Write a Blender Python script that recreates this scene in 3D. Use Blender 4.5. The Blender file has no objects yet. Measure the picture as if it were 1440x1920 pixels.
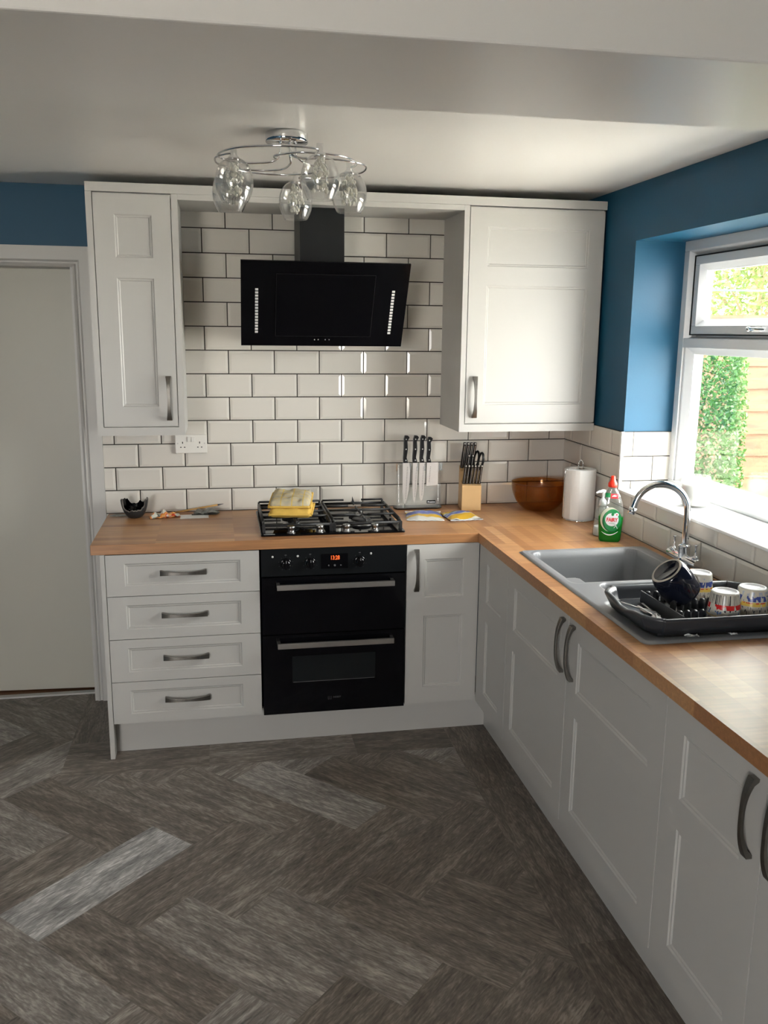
import bpy, bmesh, math, random
from mathutils import Vector, Matrix, noise
R = math.radians
PI = math.pi
SC = bpy.context.scene
COL = SC.collection

# ------------------------------------------------------------------ camera
cam_d = bpy.data.cameras.new('camera')
cam = bpy.data.objects.new('camera', cam_d); COL.objects.link(cam)
_r = Vector((0.98298, -0.18342, 0.01008)); _u = Vector((0.02726, 0.19989, 0.97944)); _f = Vector((0.18167, 0.96250, -0.20149))
cam.matrix_world = Matrix(((_r.x, _u.x, -_f.x, 0.45638), (_r.y, _u.y, -_f.y, -4.10431), (_r.z, _u.z, -_f.z, 1.738), (0, 0, 0, 1)))
cam_d.sensor_fit = 'HORIZONTAL'; cam_d.sensor_width = 36; cam_d.lens = 36 * 1648.81 / 1440
cam_d.clip_start = 0.05
SC.camera = cam

# ------------------------------------------------------------------ view, world, daylight
SC.view_settings.view_transform = 'Standard'; SC.view_settings.look = 'None'
SC.view_settings.gamma = 1; SC.view_settings.use_curve_mapping = False
SC.view_settings.exposure = 0.42
w = bpy.data.worlds.new('sky'); SC.world = w; w.use_nodes = True
bg = w.node_tree.nodes['Background']; bg.inputs[0].default_value = (1.0, 0.98, 0.95, 1); bg.inputs[1].default_value = 21.0

def area(name, loc, rot, sx, sy, power, col):
    l = bpy.data.lights.new(name, 'AREA'); l.shape = 'RECTANGLE'; l.size = sx; l.size_y = sy; l.energy = power; l.color = col
    o = bpy.data.objects.new(name, l); COL.objects.link(o); o.location = loc; o.rotation_euler = rot
    return o
# sampling portals: an unseen opening added behind the viewer for fill, and the window
for nm_, loc_, rot_, sx_, sy_ in (('fill_opening_portal', (-1.65, -6.99, 1.35), (R(90), 0, 0), 1.4, 1.3), ('window_portal', (2.47, -1.2175, 1.6), (0, R(90), 0), 1.03, 1.165)):
    po = area(nm_, loc_, rot_, sx_, sy_, 1, (1, 1, 1)); po.data.cycles.is_portal = True
sun = bpy.data.lights.new('sun', 'SUN'); sun.energy = 12.0; sun.angle = R(0.6); sun.color = (1.0, 0.95, 0.86)
so = bpy.data.objects.new('sun', sun); COL.objects.link(so)
so.rotation_euler = Vector((0.25, 0.55, -0.8)).to_track_quat('-Z', 'Y').to_euler()

# ------------------------------------------------------------------ materials
MATS = {}
def nt(name):
    m = bpy.data.materials.new(name); m.use_nodes = True; MATS[name] = m
    return m, m.node_tree, m.node_tree.nodes['Principled BSDF']
def pbr(name, col, rough=0.5, metal=0.0, spec=0.5, coat=0.0, emis=None, es=0.0, trans=0.0, ior=1.45, var=0.0, vscale=8.0, bump=0.0, bscale=60.0):
    m, t, b = nt(name)
    c = (*col, 1) if len(col) == 3 else col
    b.inputs['Base Color'].default_value = c; b.inputs['Roughness'].default_value = rough; b.inputs['Metallic'].default_value = metal
    b.inputs['Specular IOR Level'].default_value = spec; b.inputs['Coat Weight'].default_value = coat; b.inputs['IOR'].default_value = ior
    b.inputs['Transmission Weight'].default_value = trans
    if emis: b.inputs['Emission Color'].default_value = (*emis, 1); b.inputs['Emission Strength'].default_value = es
    tc = t.nodes.new('ShaderNodeTexCoord')
    n = t.nodes.new('ShaderNodeTexNoise'); n.inputs['Scale'].default_value = vscale; n.inputs['Detail'].default_value = 4
    t.links.new(tc.outputs['Object'], n.inputs['Vector'])
    mx = t.nodes.new('ShaderNodeMix'); mx.data_type = 'RGBA'
    mx.inputs[6].default_value = tuple(max(0, x * (1 - var)) for x in c[:3]) + (1,); mx.inputs[7].default_value = tuple(min(1, x * (1 + var)) for x in c[:3]) + (1,)
    t.links.new(n.outputs['Fac'], mx.inputs[0]); t.links.new(mx.outputs[2], b.inputs['Base Color'])
    if bump:
        n2 = t.nodes.new('ShaderNodeTexNoise'); n2.inputs['Scale'].default_value = bscale; n2.inputs['Detail'].default_value = 3
        t.links.new(tc.outputs['Object'], n2.inputs['Vector'])
        bp = t.nodes.new('ShaderNodeBump'); bp.inputs['Strength'].default_value = bump; bp.inputs['Distance'].default_value = 0.002
        t.links.new(n2.outputs['Fac'], bp.inputs['Height']); t.links.new(bp.outputs['Normal'], b.inputs['Normal'])
    return m
def thin_glass(name, tint, refl=1.0, rough=0.0, haze=0.0, hazecol=(1, 1, 1)):
    m, t, b = nt(name)
    out = t.nodes['Material Output']
    tr = t.nodes.new('ShaderNodeBsdfTransparent'); tr.inputs[0].default_value = (*tint, 1)
    gl = t.nodes.new('ShaderNodeBsdfGlossy'); gl.inputs['Roughness'].default_value = rough
    fr = t.nodes.new('ShaderNodeFresnel'); fr.inputs[0].default_value = 1.5
    gm = t.nodes.new('ShaderNodeNewGeometry'); mi = t.nodes.new('ShaderNodeMix'); mi.inputs[2].default_value = 1.5; mi.inputs[3].default_value = 1 / 1.5
    t.links.new(gm.outputs['Backfacing'], mi.inputs[0]); t.links.new(mi.outputs[0], fr.inputs[0])
    mu = t.nodes.new('ShaderNodeMath'); mu.operation = 'MULTIPLY'; mu.inputs[1].default_value = refl; mu.use_clamp = True
    mix = t.nodes.new('ShaderNodeMixShader')
    t.links.new(fr.outputs[0], mu.inputs[0]); t.links.new(mu.outputs[0], mix.inputs[0]); t.links.new(tr.outputs[0], mix.inputs[1]); t.links.new(gl.outputs[0], mix.inputs[2])
    last = mix
    if haze:
        df = t.nodes.new('ShaderNodeBsdfDiffuse'); df.inputs[0].default_value = (*hazecol, 1)
        m2 = t.nodes.new('ShaderNodeMixShader'); m2.inputs[0].default_value = haze
        t.links.new(mix.outputs[0], m2.inputs[1]); t.links.new(df.outputs[0], m2.inputs[2]); last = m2
    t.links.new(last.outputs[0], out.inputs[0]); t.nodes.remove(b)
    return m

pbr('cab_paint', (0.48, 0.47, 0.445), 0.38, var=0.01)
pbr('upvc', (0.66, 0.67, 0.68), 0.25, var=0.01)
pbr('door_paint', (0.47, 0.455, 0.39), 0.4, var=0.015, vscale=3)
pbr('wall_blue', (0.009, 0.070, 0.132), 0.45, spec=0.28, var=0.10, vscale=3, bump=0.12, bscale=120)
pbr('ceiling_paint', (0.88, 0.86, 0.83), 0.34, var=0.015, vscale=2.5, bump=0.10, bscale=25)
pbr('wall_white', (0.68, 0.65, 0.60), 0.6, var=0.02, vscale=3)
pbr('tile_white', (0.655, 0.625, 0.57), 0.07, var=0.012, vscale=5)
pbr('grout', (0.035, 0.03, 0.025), 0.85, var=0.2, vscale=60)
pbr('tile_trim_white', (0.85, 0.85, 0.83), 0.25)
pbr('sill_white', (0.88, 0.88, 0.87), 0.22, var=0.01)
pbr('steel_brushed', (0.55, 0.53, 0.50), 0.32, 1.0, var=0.06, vscale=40)
pbr('pewter', (0.23, 0.215, 0.195), 0.34, 1.0, var=0.25, vscale=45)
pbr('chrome', (0.80, 0.81, 0.82), 0.05, 1.0)
pbr('black_glass', (0.003, 0.003, 0.004), 0.06, spec=0.30)
pbr('hood_glass', (0.003, 0.003, 0.004), 0.10, spec=0.22)
pbr('black_metal', (0.010, 0.011, 0.012), 0.45, spec=0.3)
pbr('oven_black', (0.005, 0.006, 0.007), 0.42, spec=0.16)
pbr('oven_window', (0.010, 0.012, 0.013), 0.12, spec=0.35)
pbr('cast_iron', (0.018, 0.018, 0.019), 0.45, var=0.2, vscale=80)
pbr('burner_alu', (0.30, 0.30, 0.30), 0.30, 1.0)
pbr('sink_grey', (0.20, 0.205, 0.215), 0.36, var=0.05, vscale=200)
pbr('plastic_grey', (0.045, 0.048, 0.055), 0.28, var=0.05)
pbr('plastic_white', (0.72, 0.70, 0.65), 0.3)
pbr('hole_black', (0.004, 0.004, 0.004), 0.8)
pbr('mark_grey', (0.33, 0.33, 0.33), 0.6)
pbr('mark_dim', (0.10, 0.10, 0.105), 0.6)
pbr('mark_white', (0.62, 0.62, 0.60), 0.5)
pbr('digit_orange', (0.3, 0.03, 0.0), 0.5, emis=(1.0, 0.15, 0.03), es=0.9)
pbr('block_wood', (0.62, 0.40, 0.19), 0.45, var=0.10, vscale=14)
pbr('knife_plastic', (0.008, 0.008, 0.009), 0.28)
pbr('blade_steel', (0.72, 0.70, 0.68), 0.38, 0.75, var=0.05, vscale=90)
pbr('paper_roll', (0.78, 0.775, 0.76), 0.85, var=0.02, vscale=30, bump=0.3, bscale=150)
pbr('navy_glaze', (0.008, 0.010, 0.020), 0.07, spec=0.6, var=0.2, vscale=20)
pbr('clay_ring', (0.42, 0.37, 0.32), 0.6)
pbr('dark_glaze', (0.014, 0.015, 0.017), 0.25)
pbr('black_ceramic', (0.022, 0.024, 0.026), 0.42, var=0.2, vscale=40)
pbr('black_gloss', (0.004, 0.004, 0.005), 0.06)
pbr('broken_edge', (0.14, 0.125, 0.11), 0.8)
pbr('paper_white', (0.86, 0.85, 0.82), 0.7)
pbr('paper_grey', (0.22, 0.22, 0.20), 0.5, 0.3, var=0.5, vscale=60)
pbr('pencil_wood', (0.62, 0.36, 0.12), 0.5)
pbr('pencil_lead', (0.12, 0.12, 0.13), 0.4)
pbr('red_cap', (0.80, 0.035, 0.015), 0.28)
pbr('green_label', (0.015, 0.26, 0.075), 0.3)
pbr('green_dark', (0.004, 0.12, 0.03), 0.3)
pbr('label_white', (0.80, 0.81, 0.83), 0.3)
pbr('label_cream', (0.62, 0.64, 0.50), 0.35)
pbr('label_red', (0.72, 0.03, 0.04), 0.35)
pbr('green_liquid', (0.010, 0.24, 0.022), 0.08, trans=0.35, ior=1.34)
pbr('wax', (0.84, 0.81, 0.76), 0.5)
pbr('vase_white', (0.66, 0.63, 0.62), 0.3)
pbr('wood_floor_brown', (0.16, 0.07, 0.03), 0.5, var=0.3, vscale=20)
pbr('bark', (0.22, 0.16, 0.10), 0.9, var=0.3, vscale=20)
pbr('ground', (0.80, 0.76, 0.68), 0.9, var=0.2, vscale=4)
pbr('line_blue', (0.01, 0.075, 0.10), 0.5)
pbr('outside_brick', (0.30, 0.14, 0.09), 0.9, var=0.2, vscale=20)
thin_glass('window_glass', (0.97, 0.985, 0.98), 1.0)
thin_glass('lamp_glass', (0.985, 0.985, 0.98), 1.8, 0.02, 0.02)
thin_glass('clear_plastic', (0.86, 0.89, 0.87), 1.6, 0.05, 0.10, (0.7, 0.72, 0.7))
thin_glass('acrylic', (0.965, 0.975, 0.975), 1.2, 0.03, 0.03, (0.8, 0.82, 0.84))
thin_glass('jar_glass', (0.94, 0.95, 0.95), 1.6, 0.03, 0.10)
thin_glass('amber_glass', (0.84, 0.60, 0.30), 1.4, 0.04, 0.06, (0.50, 0.20, 0.04))
thin_glass('crystal', (0.95, 0.95, 0.88), 4.0, 0.05, 0.50, (1.0, 0.98, 0.88))

def wood_block(name, rot90):
    m, t, b = nt(name)
    N = t.nodes.new; L = t.links.new
    tc = N('ShaderNodeTexCoord'); mp = N('ShaderNodeMapping'); mp.inputs['Rotation'].default_value = (0, 0, R(90) if rot90 else 0)
    L(tc.outputs['Object'], mp.inputs[0])
    br = N('ShaderNodeTexBrick'); br.offset = 0.37; br.offset_frequency = 1; br.squash = 1
    br.inputs['Scale'].default_value = 1.0; br.inputs['Brick Width'].default_value = 0.31; br.inputs['Row Height'].default_value = 0.0415
    br.inputs['Mortar Size'].default_value = 0.0004; br.inputs['Mortar Smooth'].default_value = 0.2; br.inputs['Bias'].default_value = 0.0
    br.inputs['Color1'].default_value = (0, 0, 0, 1); br.inputs['Color2'].default_value = (1, 1, 1, 1); br.inputs['Mortar'].default_value = (0.25, 0.25, 0.25, 1)
    L(mp.outputs[0], br.inputs['Vector'])
    cr = N('ShaderNodeValToRGB'); cr.color_ramp.elements[0].color = (0.33, 0.150, 0.060, 1); cr.color_ramp.elements[1].color = (0.51, 0.272, 0.118, 1)
    e = cr.color_ramp.elements.new(0.5); e.color = (0.42, 0.205, 0.085, 1)
    L(br.outputs['Color'], cr.inputs[0])
    mp2 = N('ShaderNodeMapping'); mp2.inputs['Rotation'].default_value = (0, 0, R(90) if rot90 else 0); mp2.inputs['Scale'].default_value = (4, 70, 70)
    L(tc.outputs['Object'], mp2.inputs[0])
    n1 = N('ShaderNodeTexNoise'); n1.inputs['Scale'].default_value = 1.3; n1.inputs['Detail'].default_value = 6; n1.inputs['Roughness'].default_value = 0.65
    L(mp2.outputs[0], n1.inputs['Vector'])
    r2 = N('ShaderNodeMapRange'); r2.inputs[1].default_value = 0.3; r2.inputs[2].default_value = 0.7; r2.inputs[3].default_value = 0.80; r2.inputs[4].default_value = 1.18
    L(n1.outputs['Fac'], r2.inputs[0])
    mx = N('ShaderNodeMix'); mx.data_type = 'RGBA'; mx.blend_type = 'MULTIPLY'; mx.inputs[0].default_value = 1
    L(cr.outputs[0], mx.inputs[6]); L(r2.outputs[0], mx.inputs[7]); L(mx.outputs[2], b.inputs['Base Color'])
    b.inputs['Roughness'].default_value = 0.34; b.inputs['Specular IOR Level'].default_value = 0.6
    return m
wood_block('worktop_back', False); wood_block('worktop_right', True)

def floor_mat():
    m, t, b = nt('floor_vinyl')
    N = t.nodes.new; L = t.links.new
    uv = N('ShaderNodeUVMap'); uv.uv_map = 'plank'
    at = N('ShaderNodeVertexColor'); at.layer_name = 'plank_tone'
    sep = N('ShaderNodeSeparateColor'); L(at.outputs[0], sep.inputs[0])
    mp = N('ShaderNodeMapping'); mp.inputs['Scale'].default_value = (6.5, 38, 1); L(uv.outputs[0], mp.inputs[0])
    n1 = N('ShaderNodeTexNoise'); n1.inputs['Scale'].default_value = 1.0; n1.inputs['Detail'].default_value = 8; n1.inputs['Roughness'].default_value = 0.7; n1.inputs['Distortion'].default_value = 0.8
    L(mp.outputs[0], n1.inputs['Vector'])
    mp3 = N('ShaderNodeMapping'); mp3.inputs['Scale'].default_value = (3.2, 9, 1); L(uv.outputs[0], mp3.inputs[0])
    n3 = N('ShaderNodeTexNoise'); n3.inputs['Scale'].default_value = 1.0; n3.inputs['Detail'].default_value = 5; n3.inputs['Distortion'].default_value = 1.2
    L(mp3.outputs[0], n3.inputs['Vector'])
    mp2 = N('ShaderNodeMapping'); mp2.inputs['Scale'].default_value = (34, 170, 1); L(uv.outputs[0], mp2.inputs[0])
    n2 = N('ShaderNodeTexNoise'); n2.inputs['Scale'].default_value = 1.0; n2.inputs['Detail'].default_value = 4
    L(mp2.outputs[0], n2.inputs['Vector'])
    a1 = N('ShaderNodeMath'); a1.operation = 'MULTIPLY_ADD'; a1.inputs[1].default_value = 0.56; L(n1.outputs['Fac'], a1.inputs[0])
    a0 = N('ShaderNodeMath'); a0.operation = 'MULTIPLY'; a0.inputs[1].default_value = 0.34; L(n2.outputs['Fac'], a0.inputs[0]); L(a0.outputs[0], a1.inputs[2])
    a2 = N('ShaderNodeMath'); a2.operation = 'MULTIPLY_ADD'; a2.inputs[1].default_value = 0.22; L(n3.outputs['Fac'], a2.inputs[0]); L(a1.outputs[0], a2.inputs[2])
    cr = N('ShaderNodeValToRGB'); E_ = cr.color_ramp.elements
    E_[0].position = 0.40; E_[0].color = (0.060, 0.049, 0.040, 1); E_[1].position = 0.74; E_[1].color = (0.44, 0.385, 0.32, 1)
    e = E_.new(0.565); e.color = (0.182, 0.150, 0.124, 1)
    L(a2.outputs[0], cr.inputs[0])
    mr = N('ShaderNodeMapRange'); mr.inputs[3].default_value = 0.72; mr.inputs[4].default_value = 2.1; L(sep.outputs[0], mr.inputs[0])
    mx = N('ShaderNodeMix'); mx.data_type = 'RGBA'; mx.blend_type = 'MULTIPLY'; mx.inputs[0].default_value = 1
    L(cr.outputs[0], mx.inputs[6]); L(mr.outputs[0], mx.inputs[7])
    # light planks are greyer
    hs = N('ShaderNodeHueSaturation'); sr = N('ShaderNodeMapRange'); sr.inputs[3].default_value = 1.05; sr.inputs[4].default_value = 0.15
    L(sep.outputs[0], sr.inputs[0]); L(sr.outputs[0], hs.inputs['Saturation']); L(mx.outputs[2], hs.inputs['Color'])
    L(hs.outputs[0], b.inputs['Base Color'])
    b.inputs['Roughness'].default_value = 0.42; b.inputs['Specular IOR Level'].default_value = 0.45
    bp = N('ShaderNodeBump'); bp.inputs['Strength'].default_value = 0.25; bp.inputs['Distance'].default_value = 0.001; L(a2.outputs[0], bp.inputs['Height']); L(bp.outputs[0], b.inputs['Normal'])
floor_mat()

def fence_mat():
    m, t, b = nt('fence_wood')
    N = t.nodes.new; L = t.links.new
    tc = N('ShaderNodeTexCoord'); mp = N('ShaderNodeMapping'); mp.inputs['Scale'].default_value = (3, 3, 26); L(tc.outputs['Object'], mp.inputs[0])
    n1 = N('ShaderNodeTexNoise'); n1.inputs['Scale'].default_value = 1.2; n1.inputs['Detail'].default_value = 6; n1.inputs['Distortion'].default_value = 1.0; L(mp.outputs[0], n1.inputs['Vector'])
    cr = N('ShaderNodeValToRGB'); cr.color_ramp.elements[0].position = 0.3; cr.color_ramp.elements[0].color = (0.038, 0.015, 0.004, 1); cr.color_ramp.elements[1].position = 0.62; cr.color_ramp.elements[1].color = (0.080, 0.038, 0.012, 1)
    L(n1.outputs['Fac'], cr.inputs[0]); L(cr.outputs[0], b.inputs['Base Color']); b.inputs['Roughness'].default_value = 0.8
fence_mat()
def leaf_mat(name, c1, c2):
    m, t, b = nt(name)
    N = t.nodes.new; L = t.links.new
    tc = N('ShaderNodeTexCoord'); n1 = N('ShaderNodeTexNoise'); n1.inputs['Scale'].default_value = 9; n1.inputs['Detail'].default_value = 3; L(tc.outputs['Object'], n1.inputs['Vector'])
    mx = N('ShaderNodeMix'); mx.data_type = 'RGBA'; mx.inputs[6].default_value = (*c1, 1); mx.inputs[7].default_value = (*c2, 1); L(n1.outputs['Fac'], mx.inputs[0])
    L(mx.outputs[2], b.inputs['Base Color']); b.inputs['Roughness'].default_value = 0.45
    tl = N('ShaderNodeBsdfTranslucent'); L(mx.outputs[2], tl.inputs[0]); ms = N('ShaderNodeMixShader'); ms.inputs[0].default_value = 0.4
    L(b.outputs[0], ms.inputs[1]); L(tl.outputs[0], ms.inputs[2]); L(ms.outputs[0], t.nodes['Material Output'].inputs[0])
leaf_mat('leaf_hedge', (0.016, 0.060, 0.010), (0.050, 0.125, 0.022)); leaf_mat('leaf_tree', (0.05, 0.10, 0.015), (0.15, 0.20, 0.04))

def ramp_bands(name, base, bands, rough=0.25, axis=2, blockscale=60, seed=0.0):
    """glazed print: coloured blocks that only appear inside height bands. bands: (z0,z1,colour,threshold,(sx,sz))"""
    m, t, b = nt(name)
    N = t.nodes.new; L = t.links.new
    tc = N('ShaderNodeTexCoord'); sx = N('ShaderNodeSeparateXYZ'); L(tc.outputs['Object'], sx.inputs[0])
    cur = None
    at = N('ShaderNodeMath'); at.operation = 'ARCTAN2'; L(sx.outputs[0], at.inputs[0]); L(sx.outputs[1], at.inputs[1])
    for k, (z0, z1, c, th, sc) in enumerate(bands):
        cb = N('ShaderNodeCombineXYZ')
        m1 = N('ShaderNodeMath'); m1.operation = 'MULTIPLY'; m1.inputs[1].default_value = sc[0]; L(at.outputs[0], m1.inputs[0])
        m2 = N('ShaderNodeMath'); m2.operation = 'MULTIPLY'; m2.inputs[1].default_value = sc[1]; L(sx.outputs[2], m2.inputs[0])
        L(m1.outputs[0], cb.inputs[0]); L(m2.outputs[0], cb.inputs[1]); cb.inputs[2].default_value = seed + k * 3.7
        no = N('ShaderNodeTexNoise'); no.inputs['Scale'].default_value = 1.0; no.inputs['Detail'].default_value = 1.5; L(cb.outputs[0], no.inputs['Vector'])
        g = N('ShaderNodeMath'); g.operation = 'GREATER_THAN'; g.inputs[1].default_value = th; L(no.outputs['Fac'], g.inputs[0])
        a = N('ShaderNodeMath'); a.operation = 'GREATER_THAN'; a.inputs[1].default_value = z0; L(sx.outputs[2], a.inputs[0])
        d = N('ShaderNodeMath'); d.operation = 'LESS_THAN'; d.inputs[1].default_value = z1; L(sx.outputs[2], d.inputs[0])
        p = N('ShaderNodeMath'); p.operation = 'MULTIPLY'; L(g.outputs[0], p.inputs[0]); L(a.outputs[0], p.inputs[1])
        q = N('ShaderNodeMath'); q.operation = 'MULTIPLY'; L(p.outputs[0], q.inputs[0]); L(d.outputs[0], q.inputs[1])
        mx = N('ShaderNodeMix'); mx.data_type = 'RGBA'; L(q.outputs[0], mx.inputs[0]); mx.inputs[7].default_value = (*c, 1)
        if cur is None: mx.inputs[6].default_value = (*base, 1)
        else: L(cur.outputs[2], mx.inputs[6])
        cur = mx
    L(cur.outputs[2], b.inputs['Base Color']); b.inputs['Roughness'].default_value = rough
cream = (0.60, 0.575, 0.50)
cup_a = [(0.0, 0.014, (0.30, 0.24, 0.22), 0.49, (9, 60)), (0.015, 0.018, (0.62, 0.45, 0.18), 0.0, (1, 1)), (0.022, 0.032, (0.12, 0.20, 0.42), 0.60, (5, 60)), (0.036, 0.050, (0.62, 0.02, 0.02), 0.46, (3.2, 25)),
         (0.050, 0.078, (0.03, 0.03, 0.035), 0.54, (22, 8)), (0.030, 0.036, (0.02, 0.02, 0.03), 0.54, (7, 90))]
cup_b = [(0.0, 0.034, (0.05, 0.05, 0.07), 0.60, (14, 70)), (0.036, 0.048, (0.72, 0.50, 0.10), 0.40, (4, 50)), (0.044, 0.048, (0.60, 0.07, 0.03), 0.52, (6, 60)), (0.050, 0.066, (0.05, 0.08, 0.30), 0.50, (4, 40)), (0.066, 0.078, (0.40, 0.45, 0.55), 0.55, (5, 30))]
ramp_bands('cup_print_red', cream, cup_a, seed=1.3); ramp_bands('cup_print_yellow', cream, cup_b, seed=5.1); ramp_bands('cup_print_back', cream, cup_b, seed=9.4)

def packet_mat(name, seed):
    m, t, b = nt(name)
    N = t.nodes.new; L = t.links.new
    tc = N('ShaderNodeTexCoord'); mp = N('ShaderNodeMapping'); mp.inputs['Scale'].default_value = (9, 26, 1); mp.inputs['Location'].default_value = (seed, seed * 2, 0); L(tc.outputs['Object'], mp.inputs[0])
    no = N('ShaderNodeTexNoise'); no.inputs['Scale'].default_value = 0.6; no.inputs['Detail'].default_value = 1.2; L(mp.outputs[0], no.inputs['Vector'])
    sx = N('ShaderNodeSeparateXYZ'); L(tc.outputs['Object'], sx.inputs[0])
    ad = N('ShaderNodeMath'); ad.operation = 'MULTIPLY_ADD'; ad.inputs[1].default_value = 0.10; L(no.outputs['Fac'], ad.inputs[0]); L(sx.outputs[1], ad.inputs[2])
    mr = N('ShaderNodeMapRange'); mr.inputs[1].default_value = -0.045; mr.inputs[2].default_value = 0.140; L(ad.outputs[0], mr.inputs[0])
    cr = N('ShaderNodeValToRGB'); cr.color_ramp.interpolation = 'CONSTANT'; E_ = cr.color_ramp.elements
    cols = [(0.0, (0.70, 0.68, 0.62)), (0.14, (0.70, 0.42, 0.04)), (0.36, (0.46, 0.46, 0.44)), (0.43, (0.12, 0.15, 0.42)), (0.52, (0.30, 0.38, 0.50)), (0.60, (0.05, 0.06, 0.26)), (0.66, (0.42, 0.42, 0.42)), (0.71, (0.72, 0.46, 0.06)), (0.90, (0.62, 0.62, 0.62))]
    E_[0].color = (*cols[0][1], 1); E_[1].position = cols[1][0]; E_[1].color = (*cols[1][1], 1)
    for p_, c_ in cols[2:]: e = E_.new(p_); e.color = (*c_, 1)
    L(mr.outputs[0], cr.inputs[0]); L(cr.outputs[0], b.inputs['Base Color']); b.inputs['Roughness'].default_value = 0.22; b.inputs['Metallic'].default_value = 0.15
packet_mat('packet_print', 0.0); packet_mat('packet_print_b', 3.3)
def wrapper_mat():
    m, t, b = nt('wrapper_print')
    N = t.nodes.new; L = t.links.new
    tc = N('ShaderNodeTexCoord'); no = N('ShaderNodeTexNoise'); no.inputs['Scale'].default_value = 26; no.inputs['Detail'].default_value = 1; L(tc.outputs['Object'], no.inputs['Vector'])
    cr = N('ShaderNodeValToRGB'); cr.color_ramp.interpolation = 'CONSTANT'; E_ = cr.color_ramp.elements
    E_[0].color = (0.60, 0.60, 0.52, 1); E_[1].position = 0.42; E_[1].color = (0.75, 0.24, 0.04, 1)
    e = E_.new(0.50); e.color = (0.78, 0.40, 0.12, 1); e = E_.new(0.57); e.color = (0.65, 0.06, 0.03, 1); e = E_.new(0.64); e.color = (0.70, 0.68, 0.60, 1)
    L(no.outputs['Fac'], cr.inputs[0]); L(cr.outputs[0], b.inputs['Base Color']); b.inputs['Roughness'].default_value = 0.3
wrapper_mat()
def mitt_mat():
    m, t, b = nt('mitt_top')
    N = t.nodes.new; L = t.links.new
    tc = N('ShaderNodeTexCoord'); sx = N('ShaderNodeSeparateXYZ'); L(tc.outputs['Object'], sx.inputs[0])
    res = None
    for a, (p, wd) in ((0, (0.047, 0.0035)), (1, (0.055, 0.004))):
        dv = N('ShaderNodeMath'); dv.operation = 'PINGPONG'; dv.inputs[1].default_value = p / 2; L(sx.outputs[a], dv.inputs[0])
        lt = N('ShaderNodeMath'); lt.operation = 'LESS_THAN'; lt.inputs[1].default_value = wd / 2; L(dv.outputs[0], lt.inputs[0])
        if res is None: res = lt
        else:
            mx_ = N('ShaderNodeMath'); mx_.operation = 'MAXIMUM'; L(res.outputs[0], mx_.inputs[0]); L(lt.outputs[0], mx_.inputs[1]); res = mx_
    no = N('ShaderNodeTexNoise'); no.inputs['Scale'].default_value = 40; no.inputs['Detail'].default_value = 5; L(tc.outputs['Object'], no.inputs['Vector'])
    c0 = N('ShaderNodeValToRGB'); c0.color_ramp.elements[0].position = 0.35; c0.color_ramp.elements[0].color = (0.44, 0.40, 0.31, 1); c0.color_ramp.elements[1].position = 0.62; c0.color_ramp.elements[1].color = (0.55, 0.47, 0.30, 1)
    L(no.outputs['Fac'], c0.inputs[0])
    mx = N('ShaderNodeMix'); mx.data_type = 'RGBA'; mx.inputs[7].default_value = (0.66, 0.46, 0.10, 1); L(res.outputs[0], mx.inputs[0]); L(c0.outputs[0], mx.inputs[6]); L(mx.outputs[2], b.inputs['Base Color'])
    b.inputs['Roughness'].default_value = 0.9; b.inputs['Specular IOR Level'].default_value = 0.1
mitt_mat()
pbr('mitt_yellow', (0.68, 0.44, 0.10), 0.9, spec=0.1, var=0.15, vscale=30, bump=0.4, bscale=90)

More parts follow.
